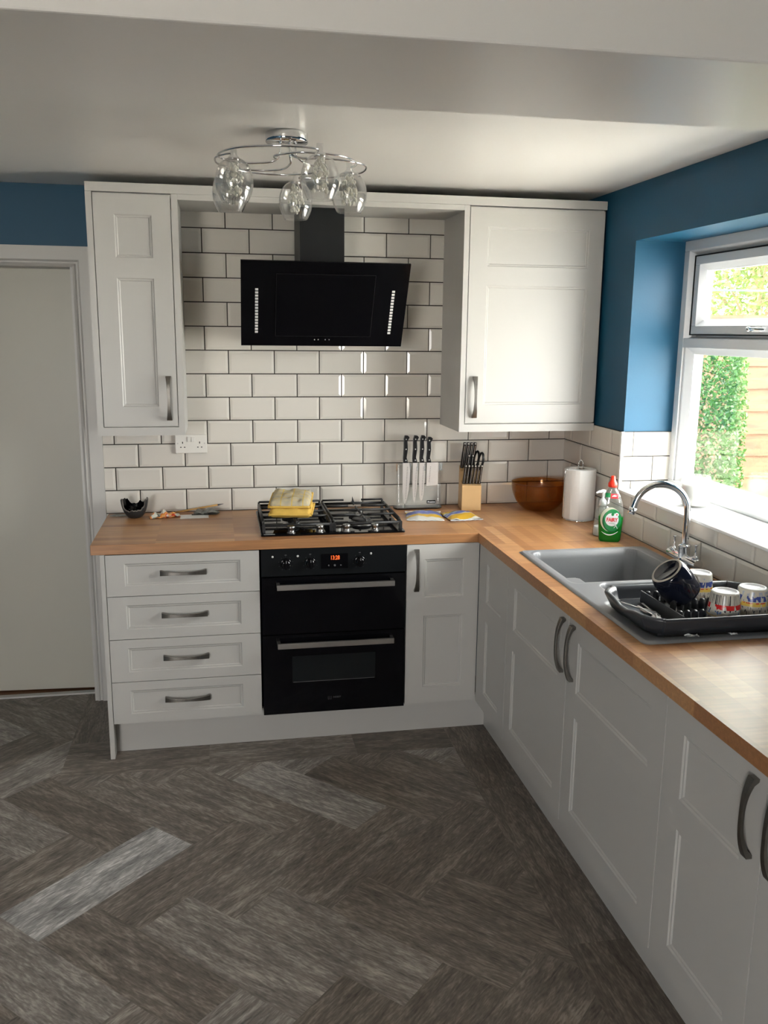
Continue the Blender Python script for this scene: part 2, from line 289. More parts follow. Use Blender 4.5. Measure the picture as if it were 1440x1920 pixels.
# ------------------------------------------------------------------ mesh helpers
class MB:
    def __init__(s): s.v = []; s.f = []; s.m = []; s.sm = []
    def add(s, vs, fs, mi=0, smooth=False):
        o = len(s.v); s.v += [tuple(x) for x in vs]
        for f in fs: s.f.append([i + o for i in f]); s.m.append(mi); s.sm.append(smooth)
        return s
    def box(s, x0, x1, y0, y1, z0, z1, mi=0):
        vs = [(x, y, z) for z in (z0, z1) for y in (y0, y1) for x in (x0, x1)]
        return s.add(vs, [(0, 2, 3, 1), (4, 5, 7, 6), (0, 1, 5, 4), (2, 6, 7, 3), (0, 4, 6, 2), (1, 3, 7, 5)], mi)
    def quad(s, a, b, c, d, mi=0): return s.add([a, b, c, d], [(0, 1, 2, 3)], mi)
    def prism(s, pts, axis, a, b, mi=0):
        n = len(pts)
        def P(p, t): return {0: (t, p[0], p[1]), 1: (p[0], t, p[1]), 2: (p[0], p[1], t)}[axis]
        vs = [P(p, a) for p in pts] + [P(p, b) for p in pts]
        return s.add(vs, [tuple(range(n)), tuple(range(2 * n - 1, n - 1, -1))] + [(i, i + n, (i + 1) % n + n, (i + 1) % n) for i in range(n)], mi)
    def lathe(s, prof, c=(0, 0, 0), n=32, mi=0, smooth=True, M=None, caps=True):
        vs = []
        for r, z in prof:
            for k in range(n):
                a = 2 * PI * k / n; p = Vector((r * math.cos(a), r * math.sin(a), z))
                if M is not None: p = M @ p
                vs.append((p.x + c[0], p.y + c[1], p.z + c[2]))
        fs = []
        for i in range(len(prof) - 1):
            for k in range(n): fs.append((i * n + k, i * n + (k + 1) % n, (i + 1) * n + (k + 1) % n, (i + 1) * n + k))
        o = len(s.v); s.add(vs, fs, mi, smooth)
        if caps:
            for i, rev in ((0, True), (len(prof) - 1, False)):
                if prof[i][0] > 1e-5:
                    l = [o + i * n + k for k in range(n)]
                    s.f.append(l[::-1] if rev else l); s.m.append(mi); s.sm.append(False)
        return s
    def cyl(s, a, b, r, r2=None, n=20, mi=0):
        a = Vector(a); b = Vector(b); d = b - a; q = d.to_track_quat('Z', 'Y').to_matrix()
        return s.lathe([(r, 0), (r if r2 is None else r2, d.length)], a, n, mi, True, q)
    def tube(s, pts, r, n=10, mi=0, closed=False, caps=True, flat=1.0):
        P = [Vector(p) for p in pts]; N = len(P); rs = r if isinstance(r, (list, tuple)) else [r] * N
        up = Vector((0, 0, 1)); vs = []; prev = None
        for i in range(N):
            t = (P[(i + 1) % N] - P[(i - 1) % N]) if closed else (P[min(i + 1, N - 1)] - P[max(i - 1, 0)])
            t.normalize()
            if prev is None:
                x = t.cross(up)
                if x.length < 1e-3: x = t.cross(Vector((0, 1, 0)))
            else: x = prev - t * prev.dot(t)
            x.normalize(); prev = x; y = t.cross(x)
            for k in range(n):
                a = 2 * PI * k / n; vs.append(P[i] + x * (math.cos(a) * rs[i]) + y * (math.sin(a) * rs[i] * flat))
        fs = []
        for i in range(N if closed else N - 1):
            for k in range(n): fs.append((i * n + k, i * n + (k + 1) % n, ((i + 1) % N) * n + (k + 1) % n, ((i + 1) % N) * n + k))
        o = len(s.v); s.add(vs, fs, mi, True)
        if caps and not closed:
            for i, rev in ((0, True), (N - 1, False)):
                l = [o + i * n + k for k in range(n)]; s.f.append(l[::-1] if rev else l); s.m.append(mi); s.sm.append(False)
        return s
    def sphere(s, c, r, n=14, mi=0, sc=(1, 1, 1)):
        h = n // 2; pr = [(max(1e-6, r * math.sin(PI * i / h)), -r * math.cos(PI * i / h)) for i in range(h + 1)]
        return s.lathe(pr, c, n, mi, True, Matrix.Diagonal(sc), caps=False)
    def grid(s, fn, nu, nv, mi=0, smooth=True):
        vs = [fn(i / nu, j / nv) for j in range(nv + 1) for i in range(nu + 1)]
        fs = [(j * (nu + 1) + i, j * (nu + 1) + i + 1, (j + 1) * (nu + 1) + i + 1, (j + 1) * (nu + 1) + i) for j in range(nv) for i in range(nu)]
        return s.add(vs, fs, mi, smooth)
    def build(s, name, mats, parent=None, loc=(0, 0, 0), rot=(0, 0, 0), bevel=0.0, seg=2, recalc=True):
        me = bpy.data.meshes.new(name); me.from_pydata(s.v, [], s.f)
        for mt in (mats if isinstance(mats, (list, tuple)) else [mats]): me.materials.append(MATS[mt])
        for i, p in enumerate(me.polygons): p.material_index = s.m[i]; p.use_smooth = s.sm[i]
        if recalc:
            bm = bmesh.new(); bm.from_mesh(me); bmesh.ops.recalc_face_normals(bm, faces=bm.faces); bm.to_mesh(me); bm.free()
        o = bpy.data.objects.new(name, me); COL.objects.link(o); o.location = loc; o.rotation_euler = rot
        if parent is not None: o.parent = parent
        if bevel:
            md = o.modifiers.new('bevel', 'BEVEL'); md.width = bevel; md.segments = seg; md.limit_method = 'ANGLE'; md.angle_limit = R(40)
        return o

def thing(name, label, cat, loc=(0, 0, 0), rotz=0, group=None, rot=None):
    o = bpy.data.objects.new(name, None); COL.objects.link(o); o.empty_display_size = 0.05
    o.location = loc; o.rotation_euler = rot if rot else (0, 0, rotz)
    return tag(o, label, cat, group)
def tag(o, label, cat, group=None, kind=None):
    o['label'] = label; o['category'] = cat
    if group: o['group'] = group
    if kind: o['kind'] = kind
    return o
def struct(o, label=None, cat=None):
    o['kind'] = 'structure'
    if label: o['label'] = label
    if cat: o['category'] = cat
    return o
def lab(o, l): o['label'] = l; return o
def text_mesh(body, size, bold=0.0, shear=0.0, sx=1.0):
    """flat lettering in the x/z plane, centred on 0, returned as vertex and face lists"""
    c = bpy.data.curves.new('lettering', 'FONT'); c.body = body; c.size = size; c.align_x = 'CENTER'; c.align_y = 'CENTER'; c.offset = bold; c.shear = shear; c.resolution_u = 3
    o = bpy.data.objects.new('lettering', c); COL.objects.link(o)
    dg = bpy.context.evaluated_depsgraph_get(); me = bpy.data.meshes.new_from_object(o.evaluated_get(dg))
    vs = [(v.co.x * sx, 0.0, v.co.y) for v in me.vertices]; fs = [tuple(p.vertices) for p in me.polygons]
    bpy.data.objects.remove(o); bpy.data.curves.remove(c); bpy.data.meshes.remove(me)
    return vs, fs
def rrect(x0, x1, y0, y1, r, n=6):
    pts = []
    for cx, cy, a0 in ((x1 - r, y1 - r, 0), (x0 + r, y1 - r, 90), (x0 + r, y0 + r, 180), (x1 - r, y0 + r, 270)):
        for k in range(n + 1):
            a = R(a0 + 90 * k / n); pts.append((cx + r * math.cos(a), cy + r * math.sin(a)))
    return pts
def smooth_path(cp, n=12, closed=False):
    P = [Vector(p) for p in cp]; out = []; N = len(P)
    for i in range(N if closed else N - 1):
        if closed: p0, p1, p2, p3 = P[(i - 1) % N], P[i], P[(i + 1) % N], P[(i + 2) % N]
        else: p0, p1, p2, p3 = P[max(i - 1, 0)], P[i], P[i + 1], P[min(i + 2, N - 1)]
        for k in range(n):
            t = k / n; out.append(0.5 * ((2 * p1) + (p2 - p0) * t + (2 * p0 - 5 * p1 + 4 * p2 - p3) * t * t + (3 * p1 - p0 - 3 * p2 + p3) * t ** 3))
    if not closed: out.append(P[-1])
    return out

# ------------------------------------------------------------------ measurements (metres)
XW = 2.136; ZW = 0.907; ZT = 0.8675; ZB = 0.1528; YF = -0.620; XF = 1.5277; CEIL = 2.334
YR = -0.635; XG = 2.36; SILL = 1.085; HEAD = 2.110; YR2 = -1.80; XOUT = 2.46
XL = -3.2; YB = -7.0

# ------------------------------------------------------------------ floor
def build_floor():
    W, Lp = 0.200, 0.600; p0, q0 = -1.288, 0.950; s2 = 1 / math.sqrt(2)
    rnd = random.Random(11)
    bm = bmesh.new(); uvl = bm.loops.layers.uv.new('plank'); cl = bm.loops.layers.float_color.new('plank_tone')
    tones = {('A', 5, 0): 0.06, ('A', 4, 0): 0.10, ('A', 3, 0): 0.22, ('B', 6, 0): 0.08, ('B', 5, 0): 0.07, ('B', 4, 0): 0.14, ('B', 3, 0): 0.42, ('A', -1, 1): 0.50, ('B', -2, 2): 0.60, ('B', -1, 1): 0.45, ('B', 1, 1): 0.24, ('B', 4, 1): 0.10, ('A', 1, 1): 0.30, ('A', 0, 0): 0.98, ('B', 3, 1): 0.66, ('A', 1, 0): 0.20, ('A', 2, 0): 0.28, ('B', 2, 1): 0.30, ('B', 2, 0): 0.46, ('B', 1, 0): 0.20, ('A', -1, 0): 0.22, ('A', -2, 0): 0.30}
    def quad(pts, uvs, tone):
        vs = [bm.verts.new((x, y, 0)) for x, y in pts]; f = bm.faces.new(vs)
        for l, u in zip(f.loops, uvs): l[uvl].uv = u; l[cl] = (tone, tone, tone, 1)
        return f
    for m in range(-9, 10):
        for k in range(-60, 61):
            for typ in 'AB':
                if typ == 'A': p_, q_ = p0 + k * W + m * Lp, q0 + k * W - m * Lp; P_ = (p_, p_ + Lp); Q_ = (q_, q_ + W)
                else: p_, q_ = p0 + k * W - W + m * Lp, q0 + k * W - m * Lp; P_ = (p_, p_ + W); Q_ = (q_, q_ + Lp)
                cs = [(P_[0], Q_[0]), (P_[1], Q_[0]), (P_[1], Q_[1]), (P_[0], Q_[1])]
                pts = [((p + q) * s2, (p - q) * s2) for p, q in cs]
                if max(x for x, y in pts) < XL or min(x for x, y in pts) > 1.41 or max(y for x, y in pts) < YB or min(y for x, y in pts) > 0.1: continue
                off = rnd.random() * 50
                if typ == 'A': uvs = [(0 + off, 0 + off), (Lp + off, off), (Lp + off, W + off), (off, W + off)]
                else: uvs = [(off, off), (off, W + off), (Lp + off, W + off), (Lp + off, off)]
                x_ = rnd.random(); tone = tones.get((typ, k, m), 0.10 + 0.35 * x_ * x_ + (0.12 if x_ > 0.9 else 0))
                quad(pts[::-1], uvs[::-1], tone)
    ya = -0.742; xb = 1.405
    def clip(co, no):
        bmesh.ops.bisect_plane(bm, geom=bm.verts[:] + bm.edges[:] + bm.faces[:], plane_co=co, plane_no=no, clear_outer=True)
    clip((xb, 0, 0), (1, 0, 0)); clip((XL, 0, 0), (-1, 0, 0)); clip((0, YB, 0), (0, -1, 0)); clip((0, 0.09, 0), (0, 1, 0))
    # straight border strip along the back units replaces the herringbone there
    bmesh.ops.bisect_plane(bm, geom=bm.verts[:] + bm.edges[:] + bm.faces[:], plane_co=(0, ya, 0), plane_no=(0, 1, 0))
    bmesh.ops.bisect_plane(bm, geom=bm.verts[:] + bm.edges[:] + bm.faces[:], plane_co=(-0.2, 0, 0), plane_no=(1, 0, 0))
    kill = [f for f in bm.faces if f.calc_center_median().y > ya and f.calc_center_median().x > -0.2]
    bmesh.ops.delete(bm, geom=kill, context='FACES')
    x = -0.2; i = 0
    for x1 in (0.38, 0.99, xb + 0.0):
        quad([(x, ya), (x1, ya), (x1, -0.45), (x, -0.45)], [(x + i * 9, 0.3), (x1 + i * 9, 0.3), (x1 + i * 9, 0.6), (x + i * 9, 0.6)], (0.16, 0.30, 0.06)[i]); x = x1; i += 1
    quad([(-0.2, -0.45), (-0.02, -0.45), (-0.02, 0.09), (-0.2, 0.09)], [(3, 7), (3, 7.2), (3.6, 7.2), (3.6, 7)], 0.1)
    y = -0.45; i = 0
    for y1 in (-1.1, -2.0, -2.9, -3.8, -7.0):
        quad([(xb, y1), (1.66, y1), (1.66, y), (xb, y)], [(y1 + i * 7, 1.3), (y1 + i * 7, 1.55), (y + i * 7, 1.55), (y + i * 7, 1.3)], (0.03, 0.10, 0.02, 0.12, 0.1)[i]); y = y1; i += 1
    quad([(1.66, YB), (XOUT - 0.05, YB), (XOUT - 0.05, -3.4), (1.66, -3.4)], [(0, 0), (1, 0), (1, 1), (0, 1)], 0.2)
    bmesh.ops.recalc_face_normals(bm, faces=bm.faces)
    for f in bm.faces:
        if f.normal.z < 0: f.normal_flip()
    me = bpy.data.meshes.new('floor'); bm.to_mesh(me); bm.free(); me.materials.append(MATS['floor_vinyl'])
    o = bpy.data.objects.new('floor', me); COL.objects.link(o)
    return struct(o, 'grey brown herringbone wood effect floor', 'floor')
build_floor()
sub = MB().box(XL - 0.15, XOUT, YB - 0.15, 0.118, -0.12, -0.001).build('floor_base', 'grout'); struct(sub)
sub.name = 'floor_slab'

# ------------------------------------------------------------------ walls
wb = MB()
wb.box(-0.158, XW + 0.02, 0.012, 0.16, -0.1, CEIL)                       # behind the units
wb.box(XL, -1.02, 0.012, 0.16, -0.1, CEIL)
wb.box(-1.02, -0.158, 0.012, 0.16, 2.004, CEIL)
wall_back = wb.build('wall_back', 'wall_blue'); struct(wall_back, 'deep blue painted back wall with tiled kitchen section', 'wall')
wr = MB()
T = XW + 0.012
wr.box(T, XOUT, YR + 0.013, 0.16, -0.1, CEIL); wr.box(T, XOUT, YB, YR2, -0.1, CEIL)
wr.box(T, XOUT, YR2, YR + 0.013, -0.1, SILL - 0.03); wr.box(T, XOUT, YR2, YR + 0.013, HEAD, CEIL)
wall_right = wr.build('wall_right', 'wall_blue'); struct(wall_right, 'blue painted right wall around the window', 'wall')
struct(MB().box(XL - 0.15, XL, YB, 0.16, -0.1, CEIL).build('wall_left', 'wall_blue'))
wf = MB(); wf.box(XL - 0.15, -2.35, YB - 0.15, YB, -0.1, CEIL); wf.box(-0.95, XOUT, YB - 0.15, YB, -0.1, CEIL); wf.box(-2.35, -0.95, YB - 0.15, YB, 2.0, CEIL); wf.box(-2.35, -0.95, YB - 0.15, YB, -0.1, 0.7)  # unseen opening, sized and placed to set the fill light from behind
struct(wf.build('wall_front', 'wall_blue'))
struct(MB().box(XL - 0.15, XOUT, YB - 0.15, 0.16, CEIL, CEIL + 0.2).build('ceiling', 'ceiling_paint'), 'off white kitchen ceiling', 'ceiling')
struct(MB().box(XL, T, -2.60, -2.135, 2.20, CEIL).build('trim_1', 'ceiling_paint', bevel=0.004), 'boxed off-white beam crossing the ceiling', 'beam')

# metro tiles with bevelled faces
def tiles(regions, mk, parent, name):
    """mk(u,z,d)->world ; regions: (u0,u1,z0,z1,joint_fn(row)->offset, pitch_u)"""
    b = MB(); g = 0.0023; pz = 0.1056; z00 = 0.9067; bev = 0.011; dep = 0.0032; th = 0.006
    for (u0, u1, z0, z1, off, pu) in regions:
        b.add([mk(u0, z0, 0.0005), mk(u1, z0, 0.0005), mk(u1, z1, 0.0005), mk(u0, z1, 0.0005)], [(0, 1, 2, 3)], 1)
        for row in range(-1, 14):
            a = z00 + row * pz; c = a + pz
            if c <= z0 + 0.002 or a >= z1 - 0.002: continue
            o = off(row); k0 = int(math.floor((u0 - o) / pu)) - 1; k1 = int(math.ceil((u1 - o) / pu)) + 1
            for k in range(k0, k1):
                s_ = o + k * pu; e_ = s_ + pu
                if e_ <= u0 + 0.004 or s_ >= u1 - 0.004: continue
                # full tile profile, clipped to the region (a cut tile loses its bevel on the cut side)
                S, E_, A, C_ = s_ + g, e_ - g, a + g, c - g
                cs, ce, ca, cc = max(S, u0), min(E_, u1), max(A, z0), min(C_, z1)
                if ce - cs < 0.003 or cc - ca < 0.003: continue
                i_s = max(S + bev, cs) if S + bev < ce else ce; i_e = min(E_ - bev, ce) if E_ - bev > cs else cs
                i_a = max(A + bev, ca); i_c = min(C_ - bev, cc)
                if i_e < i_s: i_s = i_e = (i_s + i_e) / 2
                if i_c < i_a: i_a = i_c = (i_a + i_c) / 2
                D = lambda u, z: th + dep * max(0.0, min(1.0, (u - S) / bev, (E_ - u) / bev, (z - A) / bev, (C_ - z) / bev))
                P = [(cs, ca), (ce, ca), (ce, cc), (cs, cc), (i_s, i_a), (i_e, i_a), (i_e, i_c), (i_s, i_c)]
                vs = [mk(u, z, D(u, z)) for u, z in P] + [mk(u, z, 0.0) for u, z in P[:4]]
                b.add(vs, [(4, 5, 6, 7), (0, 1, 5, 4), (1, 2, 6, 5), (2, 3, 7, 6), (3, 0, 4, 7), (8, 9, 1, 0), (9, 10, 2, 1), (10, 11, 3, 2), (11, 8, 0, 3)], 0)
    o = b.build(name, ['tile_white', 'grout'], parent); lab(o, 'white bevelled metro tiles with dark grout'); return o
h = 0.2069 / 2
offb = lambda r: 0.5062 + (0 if r % 2 == 0 else h)
tiles([(-0.0614, XW + 0.008, ZW - 0.03, 1.330, offb, 0.2069), (0.20, 1.55, 1.330, 2.2405, offb, 0.2069)], lambda u, z, d: (u, 0.009 - d, z), wall_back, 'tiling')
offr = lambda r: (0.869 if r % 2 == 0 else 0.748)
tr_ = tiles([(0.0, -YR, ZW - 0.03, 1.330, offr, 0.2195), (-YR, 3.6, ZW - 0.03, SILL - 0.012, offr, 0.2195)], lambda u, z, d: (XW + 0.009 - d, -u, z), wall_right, 'tiling')
offv = lambda r: (2.285 if r % 2 == 0 else (2.19 if r == 3 else 2.19))
tiles([(XW + 0.004, XG + 0.01, SILL, 1.330, offv, 0.2069)], lambda u, z, d: (u, YR + 0.009 - d, z), wall_right, 'tiling')
# white plastic tile edge trim
tt = MB(); tt.box(XW - 0.004, XW + 0.010, YR - 0.004, YR + 0.010, SILL - 0.012, 1.330); struct(tt.build('trim_2', 'tile_trim_white', bevel=0.002))
# window board
sb = MB(); sb.box(XW - 0.006, XG + 0.03, YR2, YR, SILL - 0.012, SILL); sb.box(XW - 0.006, XW + 0.006, YR2 - 0.3, YR2, SILL - 0.012, SILL)
struct(sb.build('trim_3', 'sill_white', bevel=0.003), 'white glossy window sill', 'window sill')

# ------------------------------------------------------------------ window
def window():
    y0, y1, z0, z1 = YR2, YR, SILL, HEAD            # opening (y0 nearer the viewer)
    wn = thing('window_1', 'white upvc kitchen window with a top opening light', 'window', (XG, (y0 + y1) / 2, z0)); wn['kind'] = 'structure'
    yc = (y0 + y1) / 2
    Y = lambda y: y - yc; Z = lambda z: z - z0
    def ring(b, ya, yb, za, zb, w_, xa, xb, w2=None):
        w2 = w_ if w2 is None else w2
        b.box(xa, xb, Y(ya), Y(yb), Z(za), Z(za) + w2); b.box(xa, xb, Y(ya), Y(yb), Z(zb) - w_, Z(zb))
        b.box(xa, xb, Y(ya), Y(ya) + w_, Z(za) + w2, Z(zb) - w_); b.box(xa, xb, Y(yb) - w_, Y(yb), Z(za) + w2, Z(zb) - w_)
    def bead(b, ya, yb, za, zb, w_, xf, xb_):
        # sloping bead ring from the face (outer) back to the glass (inner)
        o = [(ya, za), (yb, za), (yb, zb), (ya, zb)]; i = [(ya + w_, za + w_), (yb - w_, za + w_), (yb - w_, zb - w_), (ya + w_, zb - w_)]
        vs = [(xf, Y(a), Z(c)) for a, c in o] + [(xb_, Y(a), Z(c)) for a, c in i]
        b.add(vs, [(k, (k + 1) % 4, 4 + (k + 1) % 4, 4 + k) for k in range(4)])
    f = MB()
    ring(f, y0, y1, z0, z1, 0.040, 0.0, 0.07)
    bead(f, y0 + 0.040, y1 - 0.040, 1.712, z1 - 0.040, 0.016, 0.0, 0.028)
    f.box(0.0, 0.07, Y(y0 + 0.040), Y(y1 - 0.040), Z(1.683), Z(1.722))         # transom
    ring(f, y0 + 0.040, y1 - 0.040, z0 + 0.02, 1.70, 0.014, 0.008, 0.07)
    ring(f, y0 + 0.040, y1 - 0.040, 1.70, z1 - 0.030, 0.050, 0.052, 0.07)
    bead(f, y0 + 0.054, y1 - 0.054, z0 + 0.034, 1.69, 0.032, 0.008, 0.030)
    ring(f, y0 + 0.080, y1 - 0.080, z0 + 0.060, 1.664, 0.008, 0.034, 0.07)
    f.build('window_frame', 'upvc', wn, bevel=0.0025)
    s_ = MB(); sy0, sy1, sz0, sz1 = y0 + 0.072, y1 - 0.072, 1.738, 2.046
    ring(s_, sy0, sy1, sz0, sz1, 0.034, 0.012, 0.05)
    bead(s_, sy0 + 0.034, sy1 - 0.034, sz0 + 0.034, sz1 - 0.034, 0.022, 0.012, 0.034)
    ring(s_, sy0 + 0.052, sy1 - 0.052, sz0 + 0.052, sz1 - 0.052, 0.007, 0.036, 0.06)
    sa = s_.build('opening_sash', 'upvc', wn, bevel=0.002)
    MB().box(0.044, 0.048, Y(sy0 + 0.05), Y(sy1 - 0.05), Z(sz0 + 0.05), Z(sz1 - 0.05)).build('window_pane', 'window_glass', sa)
    MB().box(0.044, 0.048, Y(y0 + 0.08), Y(y1 - 0.08), Z(z0 + 0.06), Z(1.664)).build('window_pane', 'window_glass', wn)
    h_ = MB(); yh = (sy0 + sy1) / 2 + 0.03
    h_.box(-0.002, 0.012, Y(yh - 0.03), Y(yh + 0.03), Z(1.748), Z(1.768)); h_.tube([(-0.002, Y(yh), Z(1.758)), (-0.028, Y(yh), Z(1.758)), (-0.034, Y(yh - 0.02), Z(1.758)), (-0.034, Y(yh - 0.10), Z(1.757))], [0.006, 0.007, 0.007, 0.005])
    h_.sphere((-0.032, Y(yh) + 0.004, Z(1.758)), 0.009)
    h_.build('window_handle', 'chrome', sa)
    g_ = MB(); g_.box(0.010, 0.0135, Y(sy0 - 0.004), Y(sy1 + 0.004), Z(sz0 - 0.004), Z(sz1 + 0.004)); g_.build('gasket', 'hole_black', wn)
# the dark line around the sash is a thin gasket ring, not a sheet
def window_fix():
    for o in [o for o in bpy.data.objects if o.name.startswith('gasket')]:
        bm = bmesh.new(); bm.from_mesh(o.data); bb = [v.co.copy() for v in bm.verts]
        ys = [v.y for v in bb]; zs = [v.z for v in bb]; xs = [v.x for v in bb]; bm.free()
        b = MB(); y0, y1, z0, z1 = min(ys), max(ys), min(zs), max(zs); t = 0.0045
        b.box(0.009, 0.014, y0, y1, z0, z0 + t); b.box(0.009, 0.014, y0, y1, z1 - t, z1); b.box(0.009, 0.014, y0, y0 + t, z0 + t, z1 - t); b.box(0.009, 0.014, y1 - t, y1, z0 + t, z1 - t)
        me = bpy.data.meshes.new('gasket'); me.from_pydata(b.v, [], b.f); me.materials.append(MATS['hole_black']); o.data = me
window(); window_fix()

# ------------------------------------------------------------------ interior door at the left
def inner_door():
    d = thing('door_1', 'plain cream door standing slightly ajar in a white frame', 'door', (-0.59, 0, 0)); d['kind'] = 'structure'
    b = MB(); b.box(-0.42, 0.42, 0.0, 0.040, 0.0, 1.985); b.build('door_panel', 'door_paint', d, loc=(0.005, 0.165, 0.010), rot=(0, 0, R(-3.2)), bevel=0.002)
    a = MB()
    prof = [(0.0, 0.0), (0.0, -0.012), (0.010, -0.018), (0.016, -0.012), (0.022, -0.012), (0.030, -0.020), (0.0865, -0.020), (0.0865, 0.0)]
    # right upright, left upright, head
    xr = -0.158 + 0.59 + 0.010; xl = -1.02 + 0.59 - 0.010; zt = 2.004 - 0.010
    n = len(prof)
    def sect(fn): return [fn(p) for p in prof]
    rings = [sect(lambda p: (xr + p[0], 0.012 + p[1], 0.0)), sect(lambda p: (xr + p[0], 0.012 + p[1], zt + p[0])), sect(lambda p: (xl - p[0], 0.012 + p[1], zt + p[0])), sect(lambda p: (xl - p[0], 0.012 + p[1], 0.0))]
    vs = [v for r_ in rings for v in r_]
    a.add(vs, [(i * n + k, i * n + (k + 1) % n, (i + 1) * n + (k + 1) % n, (i + 1) * n + k) for i in range(3) for k in range(n)] + [tuple(range(n)), tuple(range(3 * n, 4 * n))])
    a.build('architrave', 'cab_paint', d)
    j = MB(); j.box(-0.158 + 0.59 - 0.0, xr + 0.001, 0.0, 0.16, 0, 2.004); j.box(xl - 0.001, xl + 0.010, 0.0, 0.16, 0, 2.004); j.box(xl, xr, 0.0, 0.16, 1.994, 2.006)
    j.build('door_jamb', 'cab_paint', d)
    MB().box(xl, xr, 0.088, 0.118, 0.0, 0.008).build('threshold_strip', 'cab_paint', d)
inner_door()
struct(MB().box(-2.2, 0.5, 0.118, 1.6, -0.05, 0.003).build('floor_hallway', 'wood_floor_brown'))
hl = MB(); hl.box(-2.2, 0.5, 1.6, 1.7, 0, 2.4); hl.box(-2.3, -2.2, 0.16, 1.7, 0, 2.4); hl.box(0.5, 0.6, 0.16, 1.7, 0, 2.4); hl.box(-2.3, 0.6, 0.16, 1.7, 2.4, 2.5)
struct(hl.build('wall_hallway', 'wall_white'))

# ------------------------------------------------------------------ cabinet parts
def panel_front(b, w_, h_, t, panels, x0=0.0, z0=0.0):
    """slab from y=0 (front) to y=t with stepped recessed panels that share one x range; panels [(px0,px1,pz0,pz1)] low to high"""
    F = lambda x, z, y=0.0: (x0 + x, y, z0 + z)
    if panels:
        a, c = panels[0][0], panels[0][1]
        b.quad(F(0, 0), F(a, 0), F(a, h_), F(0, h_)); b.quad(F(c, 0), F(w_, 0), F(w_, h_), F(c, h_))
        zc = 0
        for p in panels: b.quad(F(a, zc), F(c, zc), F(c, p[2]), F(a, p[2])); zc = p[3]
        b.quad(F(a, zc), F(c, zc), F(c, h_), F(a, h_))
        steps = [(0.0, 0.0), (0.0045, 0.0035), (0.0085, 0.0035), (0.0125, 0.0070)]
        for (xa, xb, za, zb) in panels:
            rr = [[F(xa + i, za + i, y), F(xb - i, za + i, y), F(xb - i, zb - i, y), F(xa + i, zb - i, y)] for i, y in steps]
            for k in range(len(rr) - 1):
                for j in range(4): b.quad(rr[k][j], rr[k][(j + 1) % 4], rr[k + 1][(j + 1) % 4], rr[k + 1][j])
            b.quad(*rr[-1])
    else: b.quad(F(0, 0), F(w_, 0), F(w_, h_), F(0, h_))
    b.quad(F(0, 0), F(0, h_), F(0, h_, t), F(0, 0, t)); b.quad(F(w_, 0), F(w_, 0, t), F(w_, h_, t), F(w_, h_))
    b.quad(F(0, h_), F(w_, h_), F(w_, h_, t), F(0, h_, t)); b.quad(F(0, 0), F(0, 0, t), F(w_, 0, t), F(w_, 0)); b.quad(F(0, 0, t), F(0, h_, t), F(w_, h_, t), F(w_, 0, t))
    return b
def handle_mesh(L_=0.182, vertical=False):
    """bow handle: flared square ends on the door, slimmer arched middle"""
    b = MB(); n = 22; rings = []
    for i in range(n + 1):
        s_ = -1 + 2 * i / n; x = s_ * L_ / 2
        e = abs(s_) ** 2.2; hw = 0.0058 + 0.0052 * e                       # half width
        yc = -0.027 + 0.020 * abs(s_) ** 2.6; th = 0.0035 + 0.0035 * e        # arch and half thickness
        y_in = min(yc + th, -0.001) if abs(s_) < 0.86 else 0.0
        rings.append((x, yc - th, y_in, hw))
    vs = []
    for x, ya, yb, hw in rings:
        for yy, zz in ((ya, -hw), (ya, hw), (yb, hw), (yb, -hw)):
            vs.append((zz, yy, x) if vertical else (x, yy, zz))
    fs = [(i * 4 + k, i * 4 + (k + 1) % 4, (i + 1) * 4 + (k + 1) % 4, (i + 1) * 4 + k) for i in range(n) for k in range(4)] + [(0, 1, 2, 3), tuple(4 * n + k for k in range(4))]
    b.add(vs, fs); return b
def add_handle(parent, x, y, z, vertical):
    return handle_mesh(vertical=vertical).build('handle', 'pewter', parent, (x, y, z), bevel=0.0009, seg=2)

def carcass(parent, w_, d_, h_, y0=0.02):
    b = MB(); t = 0.016
    b.box(0.002, t, y0, d_, 0, h_); b.box(w_ - t, w_ - 0.002, y0, d_, 0, h_); b.box(t, w_ - t, y0, d_, 0, t); b.box(t, w_ - t, d_ - 0.006, d_, t, h_)
    return b.build('carcass', 'cab_paint', parent)

# --- base units along the back wall
def base_drawers():
    t = thing('drawer_unit', 'white four-drawer base unit left of the black double oven', 'drawer unit', (0, YF, ZB))
    W_ = 0.603; carcass(t, W_, -YF - 0.02, ZT - ZB - 0.002)
    zs = [0.0, 0.333 - ZB, 0.514 - ZB, 0.694 - ZB, ZT - ZB]
    for k in range(4):
        z0, z1 = zs[k] + 0.0012, zs[k + 1] - 0.0012
        if k == 3: z1 -= 0.002
        hgt = z1 - z0
        b = panel_front(MB(), W_ - 0.004, hgt, 0.018, [(0.070, W_ - 0.080, 0.040, hgt - 0.036)])
        d = b.build('drawer', 'cab_paint', t, (0.002, 0, z0), bevel=0.0006)
        add_handle(d, 0.298, 0.004, hgt / 2 + 0.006, False)
base_drawers()
def base_door_unit(name, label, loc, rotz, w_, px, handle_x, cat='cabinet', handle_z=0.600, panels=True, hz=None, doorname='door'):
    t = thing(name, label, cat, loc, rotz); H = ZT - ZB
    carcass(t, w_, 0.56, H - (0.002 if 'sink' not in label and 'rack' not in label and 'corner' not in label else 0.200))
    pn = [(px[0], px[1], 0.075, 0.398), (px[0], px[1], 0.478, 0.646)] if panels else []
    d = panel_front(MB(), w_ - 0.004, H - 0.004, 0.018, pn).build(doorname, 'cab_paint', t, (0.002, 0, 0.002), bevel=0.0006)
    if handle_x is not None: add_handle(d, handle_x, 0.0, hz if hz else handle_z, True)
    return t
